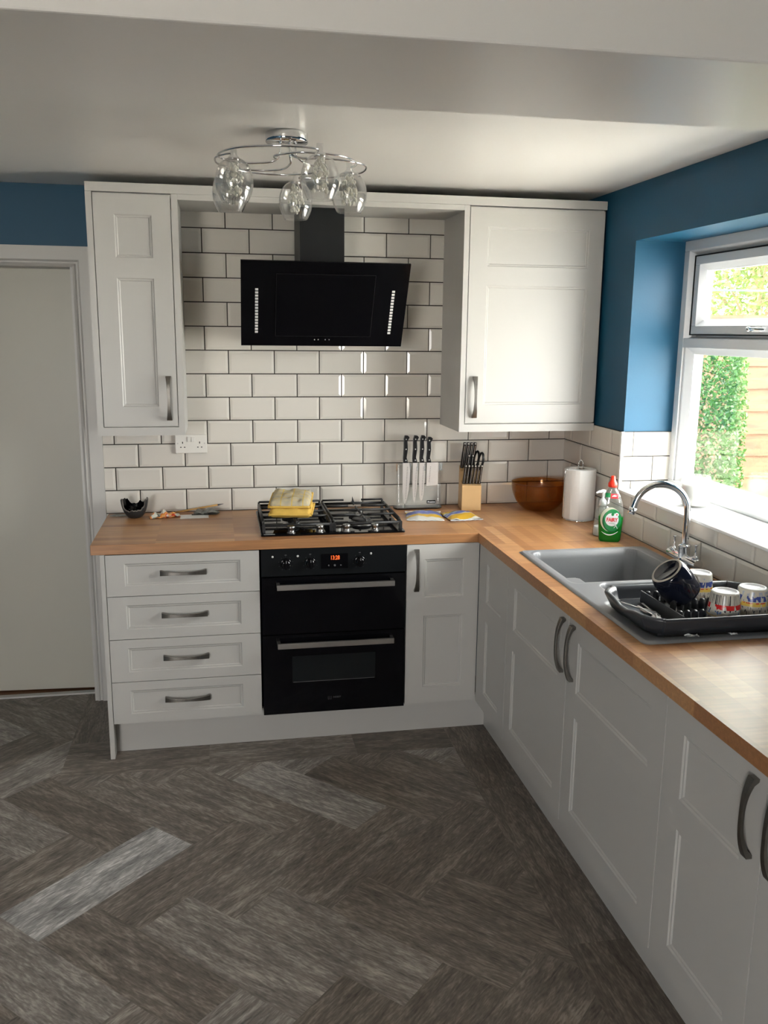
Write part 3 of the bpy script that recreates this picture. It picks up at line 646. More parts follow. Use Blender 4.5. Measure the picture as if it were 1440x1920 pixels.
base_door_unit('base_cabinet', 'narrow white base cabinet between the oven and the inner corner', (1.212, YF, ZB), 0, 0.318, (0.076, 0.248), 0.041)
# --- base units along the right wall (facing left)
G = 'base cabinets under the sink worktop'
XFl = XF
base_door_unit('base_cabinet', 'narrow handleless white base unit in the inner corner', (XFl, -0.628, ZB), -PI / 2, 0.380, (0.105, 0.30), None)
base_door_unit('base_cabinet', 'white base cabinet under the sink bowl, handle at its right edge', (XFl, -1.008, ZB), -PI / 2, 0.596, (0.072, 0.522), 0.560)
base_door_unit('base_cabinet', 'white base cabinet under the dish rack, handle at its left edge', (XFl, -1.604, ZB), -PI / 2, 0.631, (0.076, 0.552), 0.045)
base_door_unit('base_cabinet', 'white base cabinet nearest the viewer with its whole handle in view', (XFl, -2.235, ZB), -PI / 2, 0.413, (0.085, 0.338), 0.372)
base_door_unit('base_cabinet', 'white base cabinet cut off by the right edge of the photo', (XFl, -2.648, ZB), -PI / 2, 0.600, (0.075, 0.525), 0.040)
# plinths and end panel
tag(MB().box(0.0, 1.5943, -0.5496, -0.532, 0.0, ZB - 0.002).build('plinth', 'cab_paint'), 'white plinth board below the drawers and oven', 'plinth')
tag(MB().box(1.5943, 1.612, -3.25, -0.532, 0.0, ZB - 0.002).build('plinth', 'cab_paint'), 'white plinth board below the sink run of cabinets', 'plinth')
tag(MB().box(-0.0188, -0.0005, YF, -0.001, 0.0, ZT - 0.001).build('end_panel', 'cab_paint', bevel=0.001), 'white upright end panel at the left of the drawer unit', 'panel')

# --- worktop
wt = thing('worktop', 'oak block L-shaped worktop with square edges', 'worktop', (0, 0, 0))
hx0, hx1, hy0, hy1 = 1.600, 2.062, -1.655, -0.968        # sink cut-out
b = MB(); b.box(-0.0515, 1.5206, -0.6223, -0.001, ZT, ZW); b.build('back_section', 'worktop_back', wt, bevel=0.0015)
b = MB()
xs = [1.5206, hx0, hx1, XW - 0.001]; ys = [-3.30, hy0, hy1, -0.001]
for zz in (ZT, ZW):
    for i in range(3):
        for j in range(3):
            if i == 1 and j == 1: continue
            b.quad((xs[i], ys[j], zz), (xs[i + 1], ys[j], zz), (xs[i + 1], ys[j + 1], zz), (xs[i], ys[j + 1], zz))
for (xa, ya, xb, yb) in ((xs[0], ys[0], xs[3], ys[0]), (xs[3], ys[0], xs[3], ys[3]), (xs[3], ys[3], xs[0], ys[3]), (xs[0], ys[3], xs[0], ys[0]), (hx0, hy0, hx0, hy1), (hx0, hy1, hx1, hy1), (hx1, hy1, hx1, hy0), (hx1, hy0, hx0, hy0)):
    b.quad((xa, ya, ZT), (xb, yb, ZT), (xb, yb, ZW), (xa, ya, ZW))
b.build('right_section', 'worktop_right', wt)

# --- wall units
UY = -0.344
def wall_unit(label, x0, x1, dx0, dx1, px, hx, zb):
    t = thing('wall_cabinet', label, 'cabinet', (x0, UY, 1.303)); H = 2.262 - 1.303
    b = MB(); e = 0.0
    b.box(0, dx0 - x0, 0.0, -UY - 0.001, 0, H); b.box(dx1 - x0, x1 - x0, 0.0, -UY - 0.001, 0, H)
    b.box(dx0 - x0, dx1 - x0, 0.020, -UY - 0.001, 0.034, 0.050); b.box(dx0 - x0, dx1 - x0, -UY - 0.010, -UY - 0.001, 0.05, H); b.box(dx0 - x0, dx1 - x0, 0.02, -UY - 0.001, H - 0.016, H)
    b.build('carcass', 'cab_paint', t)
    MB().box(dx0 - x0, dx1 - x0, 0.0, 0.018, 0, 0.034).build('pelmet', 'cab_paint', t)
    w_ = dx1 - dx0 - 0.006; h_ = 2.257 - 1.341 - 0.002; z0 = 1.341 - 1.303 + 0.001
    pn = [(px[0] - dx0, px[1] - dx0, 1.422 - 1.342, 1.936 - 1.342), (px[0] - dx0, px[1] - dx0, 2.014 - 1.342, 2.179 - 1.342)]
    d = panel_front(MB(), w_, h_, 0.019, pn).build('door', 'cab_paint', t, (dx0 - x0 + 0.003, -0.001, z0), bevel=0.0006)
    add_handle(d, hx - dx0, 0.0, 1.457 - 1.342, True)
wall_unit('tall narrow white wall cabinet left of the cooker hood', -0.034, 0.317, -0.010, 0.292, (0.068, 0.212), 0.253, 0)
wall_unit('wide white wall cabinet between the cooker hood and the blue wall', 1.500, XW - 0.001, 1.523, XW - 0.001, (1.602, 2.062), 1.562, 0)
c = MB(); c.box(-0.034, XW + 0.004, UY - 0.001, -0.001, 2.2625, 2.298)
tag(c.build('cornice', 'cab_paint', bevel=0.001), 'long flat white cornice board on top of the wall cabinets', 'cornice')
bdg = MB(); bdg.box(0.3175, 1.4995, UY, -0.001, 2.2405, 2.262); tag(bdg.build('bridging_shelf', 'cab_paint', bevel=0.001), 'white shelf bridging the two wall cabinets above the hood', 'shelf')
dk = MB(); dk.box(0.0, XW - 0.002, -0.02, -0.001, 2.300, CEIL - 0.001)  # black strip standing in for the shade in the gap above the cornice
struct(dk.build('gap_shade', 'hole_black'))

# ------------------------------------------------------------------ oven
def lettering(body, size, parent, loc, mat, name, bold=0.0, y=-0.0006, sx=1.0, shear=0.0, thick=0.0006):
    vs, fs = text_mesh(body, size, bold, shear, sx)
    b = MB(); b.add(vs, fs); o = b.build(name, mat, parent, loc, recalc=False)
    md = o.modifiers.new('thick', 'SOLIDIFY'); md.thickness = thick; md.offset = 0
    return o
def oven():
    t = thing('built_in_oven', 'black built-in double oven with two steel handles', 'oven', (0.608, YF, 0.150)); W_ = 0.602
    MB().box(0.003, W_ - 0.003, 0.022, 0.56, 0.004, 0.712).build('oven_body', 'oven_black', t)
    cp = MB().box(0, W_, -0.004, 0.022, 0.602, 0.7165).build('control_panel', 'oven_black', t, bevel=0.002)
    X = lambda x: x - 0.608; Z = lambda z: z - 0.150
    for kx in (0.708, 0.808, 1.013):
        k = MB(); kz = Z(0.806)
        Mx = Matrix.Rotation(R(90), 3, 'X')
        k.lathe([(0.023, 0.004), (0.0225, 0.008), (0.019, 0.010)], (X(kx), 0, kz), 28, 0, True, Mx)
        k.lathe([(0.018, 0.008), (0.017, 0.022), (0.013, 0.026)], (X(kx), 0, kz), 24, 0, True, Mx)
        k.box(X(kx) - 0.0045, X(kx) + 0.0045, -0.033, -0.02, kz - 0.019, kz + 0.019)
        kb = k.build('knob', 'black_gloss', cp, bevel=0.001)
        MB().box(X(kx) - 0.001, X(kx) + 0.001, -0.0338, -0.033, kz + 0.008, kz + 0.018).build('knob_pointer', 'mark_grey', t)
        mk = MB()
        for q in range(9):
            a = R(-150 + q * 37.5); mk.box(X(kx) + 0.029 * math.sin(a) - 0.0008, X(kx) + 0.029 * math.sin(a) + 0.0008, -0.0046, -0.0042, kz + 0.029 * math.cos(a) - 0.0008, kz + 0.029 * math.cos(a) + 0.0008)
        mk.box(X(kx) - 0.004, X(kx) + 0.004, -0.0046, -0.0042, kz + 0.034, kz + 0.037)
        mk.build('dial_marks', 'mark_dim', cp)
    for lx in (0.655, 0.757, 1.060):
        MB().lathe([(0.0045, 0.004), (0.0045, 0.0052), (0.003, 0.0058)], (X(lx), 0, Z(0.836)), 16, 0, True, Matrix.Rotation(R(90), 3, 'X')).build('indicator_light', 'mark_white', cp)
    dp = MB().box(X(0.853), X(0.964), -0.0058, -0.003, Z(0.778), Z(0.841)).build('clock_display', 'black_glass', cp, bevel=0.001)
    lab(dp, 'clock display reading 13:28 in orange digits')
    lettering('13:28', 0.0245, cp, (X(0.910), -0.0062, Z(0.8235)), 'digit_orange', 'clock_digits', 0.0004, sx=0.72)
    for q, bx in enumerate((0.884, 0.909, 0.934)):
        MB().lathe([(0.0045 if q == 1 else 0.003, 0.0058), (0.0045 if q == 1 else 0.003, 0.0070)], (X(bx), 0, Z(0.792)), 16, 0, True, Matrix.Rotation(R(90), 3, 'X')).build('clock_button', 'mark_dim', cp)
    for nm, z0, z1, hz, win in (('upper_door', 0.5035, 0.7475, 0.715, False), ('lower_door', 0.150, 0.4995, 0.4645, True)):
        d = MB().box(0.001, W_ - 0.001, -0.004, 0.020, Z(z0), Z(z1)).build('oven_door', 'black_glass', t, bevel=0.0015)
        hb = MB(); hb.box(X(0.669), X(1.155), -0.046, -0.034, Z(hz) - 0.0115, Z(hz) + 0.0115)
        for ex in (0.669, 1.143): hb.box(X(ex), X(ex) + 0.012, -0.036, -0.003, Z(hz) - 0.006, Z(hz) + 0.0115)
        hb.build('handle', 'steel_brushed', d, bevel=0.0012)
        if win:
            MB().box(X(0.730), X(1.082), -0.0048, -0.0038, Z(0.290), Z(0.405)).build('door_window', 'oven_window', d)
            MB().box(X(0.733), X(1.079), -0.0053, -0.0047, Z(0.2895), Z(0.2915)).build('window_rim', 'mark_dim', d)
            lg = MB(); lx, lz = X(0.888), Z(0.211)
            lg.box(lx - 0.008, lx - 0.007, -0.0052, -0.004, lz - 0.007, lz + 0.007); lg.box(lx + 0.005, lx + 0.006, -0.0052, -0.004, lz - 0.007, lz + 0.007)
            lg.box(lx - 0.0016, lx - 0.0004, -0.0052, -0.004, lz - 0.006, lz + 0.002); lg.box(lx - 0.002, lx, -0.0052, -0.004, lz + 0.0035, lz + 0.0055); lg.box(lx - 0.008, lx - 0.003, -0.0052, -0.004, lz - 0.007, lz - 0.006); lg.box(lx + 0.001, lx + 0.006, -0.0052, -0.004, lz - 0.007, lz - 0.006)
            lg.build('emblem', 'mark_dim', d)
            lettering('INDESIT', 0.0095, d, (X(0.918), -0.0047, Z(0.2125)), 'mark_dim', 'brand_lettering', 0.0001)
oven()

# ------------------------------------------------------------------ hob
def hob():
    t = thing('gas_hob', 'black glass four-burner gas hob set in the worktop', 'hob', (0.915, -0.315, ZW))
    MB().prism(rrect(-0.302, 0.302, -0.252, 0.252, 0.008), 2, 0.0, 0.007).build('glass_plate', 'black_glass', t, bevel=0.0015)
    for kx in (0.738, 0.857, 0.969, 1.090):
        k = MB().lathe([(0.0175, 0.007), (0.0175, 0.010), (0.0140, 0.0105), (0.0135, 0.026), (0.0165, 0.028), (0.0165, 0.036), (0.0145, 0.038)], (kx - 0.915, -0.2285, 0), 28)
        kk = k.build('knob', 'burner_alu', t)
        MB().box(kx - 0.915 - 0.0012, kx - 0.915 + 0.0012, -0.243, -0.23, 0.0378, 0.0388).build('knob_mark', 'hole_black', kk)
    for bx, by, r in ((-0.155, 0.125, 0.034), (-0.155, -0.075, 0.026), (0.142, 0.125, 0.026), (0.142, -0.075, 0.040)):
        b = MB().lathe([(r * 1.5, 0.007), (r * 1.45, 0.010), (r * 1.05, 0.012), (r * 0.98, 0.020), (r * 0.9, 0.022)], (bx, by, 0), 32)
        for q in range(20):
            a = 2 * PI * q / 20; b.box(bx + r * math.cos(a) - 0.001, bx + r * math.cos(a) + 0.001, by + r * math.sin(a) - 0.001, by + r * math.sin(a) + 0.001, 0.012, 0.021)
        bb = b.build('burner', 'burner_alu', t)
        MB().lathe([(r * 0.97, 0.022), (r * 1.02, 0.024), (r * 1.0, 0.028), (r * 0.8, 0.030)], (bx, by, 0), 32).build('burner_cap', 'cast_iron', bb)
    for x0, x1, bx in ((-0.288, -0.008, -0.155), (0.006, 0.290, 0.142)):
        g = MB(); w_ = 0.0048; y0, y1 = -0.205, 0.232; zt, zl = 0.046, 0.036
        def bar(pts, r_=w_): g.tube(pts, r_, 8)
        # sloping outer frame on feet with raised rails
        for y in (y0, y1): bar([(x0, y, zl), (x1, y, zl)], 0.0062)
        for x in (x0, x1): bar([(x, y0, zl), (x, y1, zl)], 0.0062)
        for x in (x0, x1):
            for y in (y0, y1): g.box(x - 0.006, x + 0.006, y - 0.006, y + 0.006, 0.007, zl + 0.004)
        xm = (x0 + x1) / 2; ym = 0.025
        bar([(x0, ym, zt), (x1, ym, zt)])
        for x in (x0, x1): bar([(x, y0 + 0.03, zt), (x, y1 - 0.03, zt)]); bar([(x, y0, zl), (x, y0 + 0.03, zt)]); bar([(x, y1, zl), (x, y1 - 0.03, zt)]); bar([(x, ym, zt), (x, ym, 0.012)])
        for by in (0.125, -0.075):
            bar([(x0, by, zt), (bx - 0.030, by, zt)]); bar([(x1, by, zt), (bx + 0.030, by, zt)])
        bar([(bx, y0, zl), (bx, y0 + 0.02, zt), (bx, -0.105, zt)]); bar([(bx, -0.045, zt), (bx, 0.095, zt)]); bar([(bx, 0.155, zt), (bx, y1 - 0.02, zt), (bx, y1, zl)])
        for y in (y1, ): bar([(x0, y, zt + 0.006), (x0 + 0.10, y, zt + 0.006)]); bar([(x1, y, zt + 0.006), (x1 - 0.10, y, zt + 0.006)]); bar([(x0, y, zl), (x0, y, zt + 0.006)]); bar([(x1, y, zl), (x1, y, zt + 0.006)])
        if x0 > 0: g.add([(bx - 0.004, 0.185, zt), (bx + 0.010, 0.185, zt), (bx - 0.001, 0.185, zt + 0.03), (bx - 0.004, 0.193, zt), (bx + 0.010, 0.193, zt), (bx - 0.001, 0.193, zt + 0.03)], [(0, 1, 2), (5, 4, 3), (0, 3, 4, 1), (1, 4, 5, 2), (2, 5, 3, 0)])
        g.build('pan_support', 'cast_iron', t)
    MB().box(-0.290, -0.245, -0.247, -0.236, 0.0068, 0.0074).build('spec_plate', 'mark_grey', t)
hob()

# ------------------------------------------------------------------ oven glove on the hob
def pad(b, cx, cy, cz, sx, sy, sz, mi_top, seed, tilt=0.0, curl=0.0, nu=26, nv=26):
    """soft quilted cushion"""
    def P(u, v, side):
        x = 2 * u - 1; y = 2 * v - 1
        ax = abs(x); ay = abs(y); e = max(0.0, 1 - max(ax, ay) ** 6) ** 0.5 if max(ax, ay) < 1 else 0.0
        rr = 1 - 0.06 * (ax * ay) ** 4
        nz = noise.noise(Vector((x * 2.2 + seed, y * 2.2, seed))) * 0.12 + 0.06 * noise.noise(Vector((x * 6 + seed, y * 6, 3)))
        z = side * sz / 2 * e * (1 + nz) + curl * (ay ** 2 - 0.3) + tilt * y + 0.006 * nz * 6
        return (cx + x * sx / 2 * rr, cy + y * sy / 2 * rr, cz + z)
    b.grid(lambda u, v: P(u, v, 1), nu, nv, mi_top); b.grid(lambda u, v: P(1 - u, v, -1), nu, nv, 1 - mi_top if mi_top == 0 else 1)
def glove():
    t = thing('oven_glove', 'folded yellow checked oven glove lying on the left burners', 'oven glove', (0.765, -0.345, ZW + 0.052), R(-9))
    b = MB(); pad(b, -0.004, -0.010, 0.020, 0.178, 0.250, 0.044, 0, 2.0); b.build('lower_pad', ['mitt_yellow', 'mitt_yellow'], t)
    b = MB(); pad(b, -0.010, 0.004, 0.060, 0.174, 0.220, 0.046, 0, 7.0, tilt=0.010); b.build('upper_pad', ['mitt_top', 'mitt_yellow'], t)
    pts = [Vector((x * 1.0 - 0.010, y + 0.004, 0.056 + 0.010 * (y / 0.11) + 0.003 * noise.noise(Vector((x * 30, y * 30, 0))))) for x, y in rrect(-0.087, 0.087, -0.110, 0.110, 0.012, 4)]
    MB().tube(smooth_path(pts, 2, True), 0.0052, 8, closed=True).build('piping', 'mitt_yellow', t)
    pts = [Vector((x - 0.004, y - 0.010, 0.018)) for x, y in rrect(-0.088, 0.088, -0.124, 0.124, 0.012, 4)]
    MB().tube(smooth_path(pts, 2, True), 0.0055, 8, closed=True).build('piping', 'mitt_yellow', t)
    b = MB(); b.grid(lambda u, v: (-0.010 + (u - 0.5) * 0.165, 0.108 + 0.014 * math.sin(v * PI), 0.018 + 0.04 * v), 10, 8); b.build('fold', 'mitt_yellow', t)
glove()

# ------------------------------------------------------------------ cooker hood
def hood():
    t = thing('cooker_hood', 'black angled glass cooker hood with square chimney', 'cooker hood', (0.904, 0, 1.672))
    x0, x1 = 0.5575 - 0.904, 1.2495 - 0.904
    yt, yb, H = -0.450, -0.262, 0.335
    ang = math.atan2(yb - yt, H); Ls = math.hypot(yb - yt, H)
    # slanted glass slab, built upright then leaned
    Mr = Matrix.Rotation(ang, 4, 'X')
    def lean(b):
        b.v = [tuple((Mr @ Vector(v)) + Vector((0, yb, 0))) for v in b.v]; return b
    g = lean(MB().box(x0, x1, 0.0, 0.010, 0.0, Ls)).build('glass_front', 'hood_glass', t, bevel=0.0012)
    S = lambda z: (z - 1.672) / math.cos(ang)
    ip = lean(MB().box(0.700 - 0.904, 1.108 - 0.904, -0.0030, 0.0, S(1.714), S(1.962))).build('centre_panel', 'hood_glass', g, bevel=0.0008)
    fr_ = MB(); fa, fb, fc, fd = 0.700 - 0.904, 1.108 - 0.904, S(1.714), S(1.962); e_ = 0.0012
    for bx_ in ((fa, fb, fc, fc + e_), (fa, fb, fd - e_, fd), (fa, fa + e_, fc + e_, fd - e_), (fb - e_, fb, fc + e_, fd - e_)): fr_.box(bx_[0], bx_[1], -0.0034, -0.0029, bx_[2], bx_[3])
    lean(fr_).build('panel_outline', 'cast_iron', ip)
    for cx in (0.6215, 1.1885):
        b = MB()
        for k in range(15):
            z = 0.052 + k * 0.01385 * 1.0; b.box(cx - 0.904 - 0.0062, cx - 0.904 + 0.0062, -0.0008, 0.0005, z + 0.010, z + 0.0195)
        lab(lean(b).build('vent_strip', 'mark_white', g), 'column of fifteen small white squares')
    for k, cx in enumerate((0.868, 0.884, 0.914, 0.931)): lean(MB().box(cx - 0.904 - 0.002, cx - 0.904 + 0.002, -0.0008, 0.0005, 0.029, 0.034)).build('touch_button', 'mark_grey', g)
    body = MB(); bx0, bx1 = 0.66 - 0.904, 1.148 - 0.904
    body.prism([(yb + 0.012, 0.005), (-0.001, 0.005), (-0.001, 0.310), (yt + 0.035, 0.310)], 0, bx0, bx1); body.build('hood_body', 'black_metal', t, bevel=0.002)
    ch = MB(); ch.box(0.810 - 0.904, 0.998 - 0.904, -0.270, -0.001, 0.312, 2.2400 - 1.672); ch.build('chimney', 'black_metal', t, bevel=0.001)
hood()

# ------------------------------------------------------------------ ceiling light
def ceiling_light():
    C0 = Vector((0.686, -1.205, CEIL)); t = thing('ceiling_light', 'chrome ceiling light with five clear glass egg shades', 'ceiling light', C0)
    MB().lathe([(0.001, 0.0), (0.063, -0.0005), (0.066, -0.003), (0.066, -0.027), (0.064, -0.030), (0.001, -0.030)], (0, 0, 0), 48).build('ceiling_rose', 'chrome', t)
    ends = [(0.520, -1.326), (0.511, -1.103), (0.762, -1.438), (0.885, -1.177), (0.734, -0.952)]
    zc = 2.262 - CEIL - 0.016
    for i, (ex, ey) in enumerate(ends):
        e = Vector((ex, ey, 0)) - Vector((C0.x, C0.y, 0)); rr = e.length; phi = math.atan2(e.y, e.x); sg = -1
        pts = []
        a0 = phi + R(150) * sg
        pts.append(Vector((0.028 * math.cos(a0), 0.028 * math.sin(a0), -0.028))); pts.append(Vector((0.030 * math.cos(a0), 0.030 * math.sin(a0), zc + 0.025)))
        for k, (fr, da) in enumerate(((0.26, 140), (0.62, 118), (0.92, 88), (1.06, 56), (1.08, 27), (1.05, 8))):
            a = phi + R(da) * sg; pts.append(Vector((rr * fr * math.cos(a), rr * fr * math.sin(a), zc + (0.006 if k == 0 else 0.0))))
        pts.append(Vector((e.x, e.y, zc)))
        MB().tube(smooth_path(pts, 8), 0.0034, 8).build('arm', 'chrome', t)
        s_ = thing_part('shade', t, (e.x, e.y, zc + 0.016))
        prof_o = [(0.014, -0.030), (0.028, -0.035), (0.043, -0.049), (0.053, -0.072), (0.0565, -0.096), (0.0535, -0.121), (0.044, -0.144), (0.038, -0.154)]
        P_ = [Vector((r_, 0, z)) for r_, z in prof_o]; P_ = smooth_path(P_, 4)
        prof = [(p.x, p.z) for p in P_] + [(p.x - 0.0022, p.z) for p in reversed(P_)]
        gl = MB().lathe(prof, (0, 0, 0), 40, caps=False); gl.add([], [])
        g = gl.build('shade', 'lamp_glass', t, (e.x, e.y, zc + 0.016))
        MB().lathe([(0.0095, 0.0), (0.0095, -0.022), (0.016, -0.028), (0.018, -0.036), (0.012, -0.040)], (0, 0, 0), 24).build('lamp_cap', 'chrome', g)
        rnd = random.Random(40 + i); b = MB()
        for k in range(46):
            zz = -0.045 - 0.085 * rnd.random(); ra = (0.010 + 0.018 * math.sin(min(1, (-zz - 0.04) / 0.07) * PI * 0.7)) * (0.5 + 0.5 * rnd.random()); an = rnd.random() * 2 * PI
            b.sphere((ra * math.cos(an), ra * math.sin(an), zz), 0.0036 + 0.003 * rnd.random(), 8, 0, (1, 1, 1.25))
        bc = b.build('bead_cluster', 'crystal', g); bc['kind'] = 'stuff'
        w2 = MB()
        for k in range(5):
            an = k * 1.257 + i; pp = [Vector(((0.008 + 0.016 * math.sin(q / 7 * PI)) * math.cos(an + q * 0.5), (0.008 + 0.016 * math.sin(q / 7 * PI)) * math.sin(an + q * 0.5), -0.036 - q * 0.0135)) for q in range(8)]
            w2.tube(smooth_path(pp, 4), 0.0013, 6)
        w2.build('bead_wire', 'chrome', g)
def thing_part(name, parent, loc): return None
ceiling_light()

# ------------------------------------------------------------------ sockets
def sockets():
    t = thing('power_socket', 'white double wall socket below the left wall cabinet', 'socket', (0.3285, 0.0, 1.2235))
    MB().box(-0.0715, 0.0715, -0.0130, -0.0005, -0.0425, 0.0425).build('faceplate', 'plastic_white', t, bevel=0.003)
    for x in (-0.009, 0.009): MB().box(x - 0.0078, x + 0.0078, -0.0175, -0.012, 0.010, 0.034).build('switch', 'plastic_white', t, bevel=0.0015)
    for cx in (-0.038, 0.038):
        h_ = MB(); h_.box(cx - 0.002, cx + 0.002, -0.0134, -0.0125, 0.002, 0.011); h_.box(cx - 0.0115, cx - 0.0050, -0.0134, -0.0125, -0.0165, -0.0125); h_.box(cx + 0.0055, cx + 0.0120, -0.0134, -0.0125, -0.0165, -0.0125); h_.build('socket_holes', 'hole_black', t)
    for x in (-0.060, 0.060): MB().lathe([(0.0035, 0.0125), (0.0035, 0.0138)], (x, 0, 0.003), 16, 0, True, Matrix.Rotation(R(90), 3, 'X')).build('screw', 'steel_brushed', t)
sockets()

# ------------------------------------------------------------------ knives
def knife_handle(b, L_=0.098, w_=0.0095, pommel=True, mi=0):
    """side profile in x/z, flat in y; z from 0 (bolster) to L"""
    pr = [(-w_ * 0.85, 0.0), (-w_, 0.02), (-w_ * 0.8, L_ * 0.5), (-w_ * 0.8, L_ * 0.88), (-w_ * 0.4, L_), (w_ * 0.7, L_ * 0.99), (w_ * 1.35, L_ * 0.93), (w_ * 1.0, L_ * 0.86), (w_ * 0.55, L_ * 0.78), (w_ * 0.75, L_ * 0.5), (w_ * 0.35, L_ * 0.2), (w_ * 0.95, 0.0)]
    b.prism(pr, 1, -0.0075, 0.0075, mi)
def display_knife(label, x, z_top, blade, hl, group='knives on the magnetic stand'):
    y = -0.103; t = thing('kitchen_knife', label, 'knife', (x, y, z_top), 0)
    b = MB(); knife_handle(b, hl, 0.0125); h_ = b.build('handle', 'knife_plastic', t, bevel=0.0018)
    for zz in (0.013, hl * 0.5, hl * 0.86): MB().lathe([(0.0028, 0.0072), (0.0028, 0.0086), (0.0015, 0.0091)], (0.0, 0, zz), 14, 0, True, Matrix.Rotation(R(90), 3, 'X')).build('rivet', 'mark_white', h_)
    bl = MB(); bl.prism(blade, 1, -0.0013, 0.0013); bb = bl.build('blade', 'blade_steel', t)
    zmin = min(p[1] for p in blade); d = MB(); k = 0
    z = -0.02
    while z > zmin * 0.86:
        xr = min(0.016, max(p[0] for p in blade)) * (0.78 + 0.55 * z / -zmin); d.box(xr - 0.004, xr, -0.0017, -0.0012, z - 0.003, z); z -= 0.0078
    d.build('dimples', 'burner_alu', t)
def knives():
    t = thing('knife_stand', 'clear acrylic knife stand holding four knives beside the hob', 'knife stand', (1.383, -0.06, ZW))
    b = MB(); b.prism(rrect(-0.118, 0.118, -0.035, 0.035, 0.03), 2, 0, 0.008); b.build('base', 'black_gloss', t, bevel=0.002)
    b = MB()
    b.grid(lambda u, v: (-0.110 + 0.215 * u, -0.030 + 0.030 * (1 - min(1, v * 4)) ** 2 * -0.6 + 0.018 * v, 0.008 + 0.212 * v), 12, 24); o = b.build('acrylic_board', 'acrylic', t)
    md = o.modifiers.new('thick', 'SOLIDIFY'); md.thickness = 0.005; md.offset = 1
    lb = MB().box(0.037, 0.079, -0.0395, -0.0340, 0.028, 0.043).build('label_plate', 'hole_black', t); lettering('Prestige', 0.0112, t, (0.058, -0.0402, 0.0355), 'label_white', 'brand_lettering', 0.0002)
    for x in (1.270, 1.336, 1.370, 1.405, 1.478, 1.487): MB().box(x - 1.383 - 0.0018, x - 1.383 + 0.0018, -0.0455, -0.030, 0.188, 0.222).build('magnet_bar', 'chrome', t)
    zt = 1.133
    chef = [(-0.013, 0), (0.018, 0), (0.0225, -0.03), (0.0215, -0.08), (0.017, -0.13), (0.009, -0.175), (-0.001, -0.198), (-0.006, -0.185), (-0.0125, -0.14)]
    slim = [(-0.010, 0), (0.013, 0), (0.014, -0.06), (0.0115, -0.12), (0.005, -0.175), (0.0005, -0.192), (-0.006, -0.175), (-0.010, -0.12)]
    bread = [(-0.012, 0), (0.012, 0), (0.0135, -0.08), (0.0115, -0.14), (0.0055, -0.176), (-0.002, -0.185), (-0.009, -0.165), (-0.013, -0.10)]
    cleav = [(-0.010, 0), (0.046, 0), (0.046, -0.108), (-0.010, -0.112)]
    display_knife('wide bladed knife at the left end of the acrylic stand', 1.312, zt, chef, 0.130)
    display_knife('slim pointed knife, second from the left on the acrylic stand', 1.357, zt, slim, 0.130)
    display_knife('ridged knife, third from the left on the acrylic stand', 1.391, zt, bread, 0.130)
    display_knife('short-handled cleaver at the right end of the acrylic stand', 1.424, zt, cleav, 0.122)
knives()
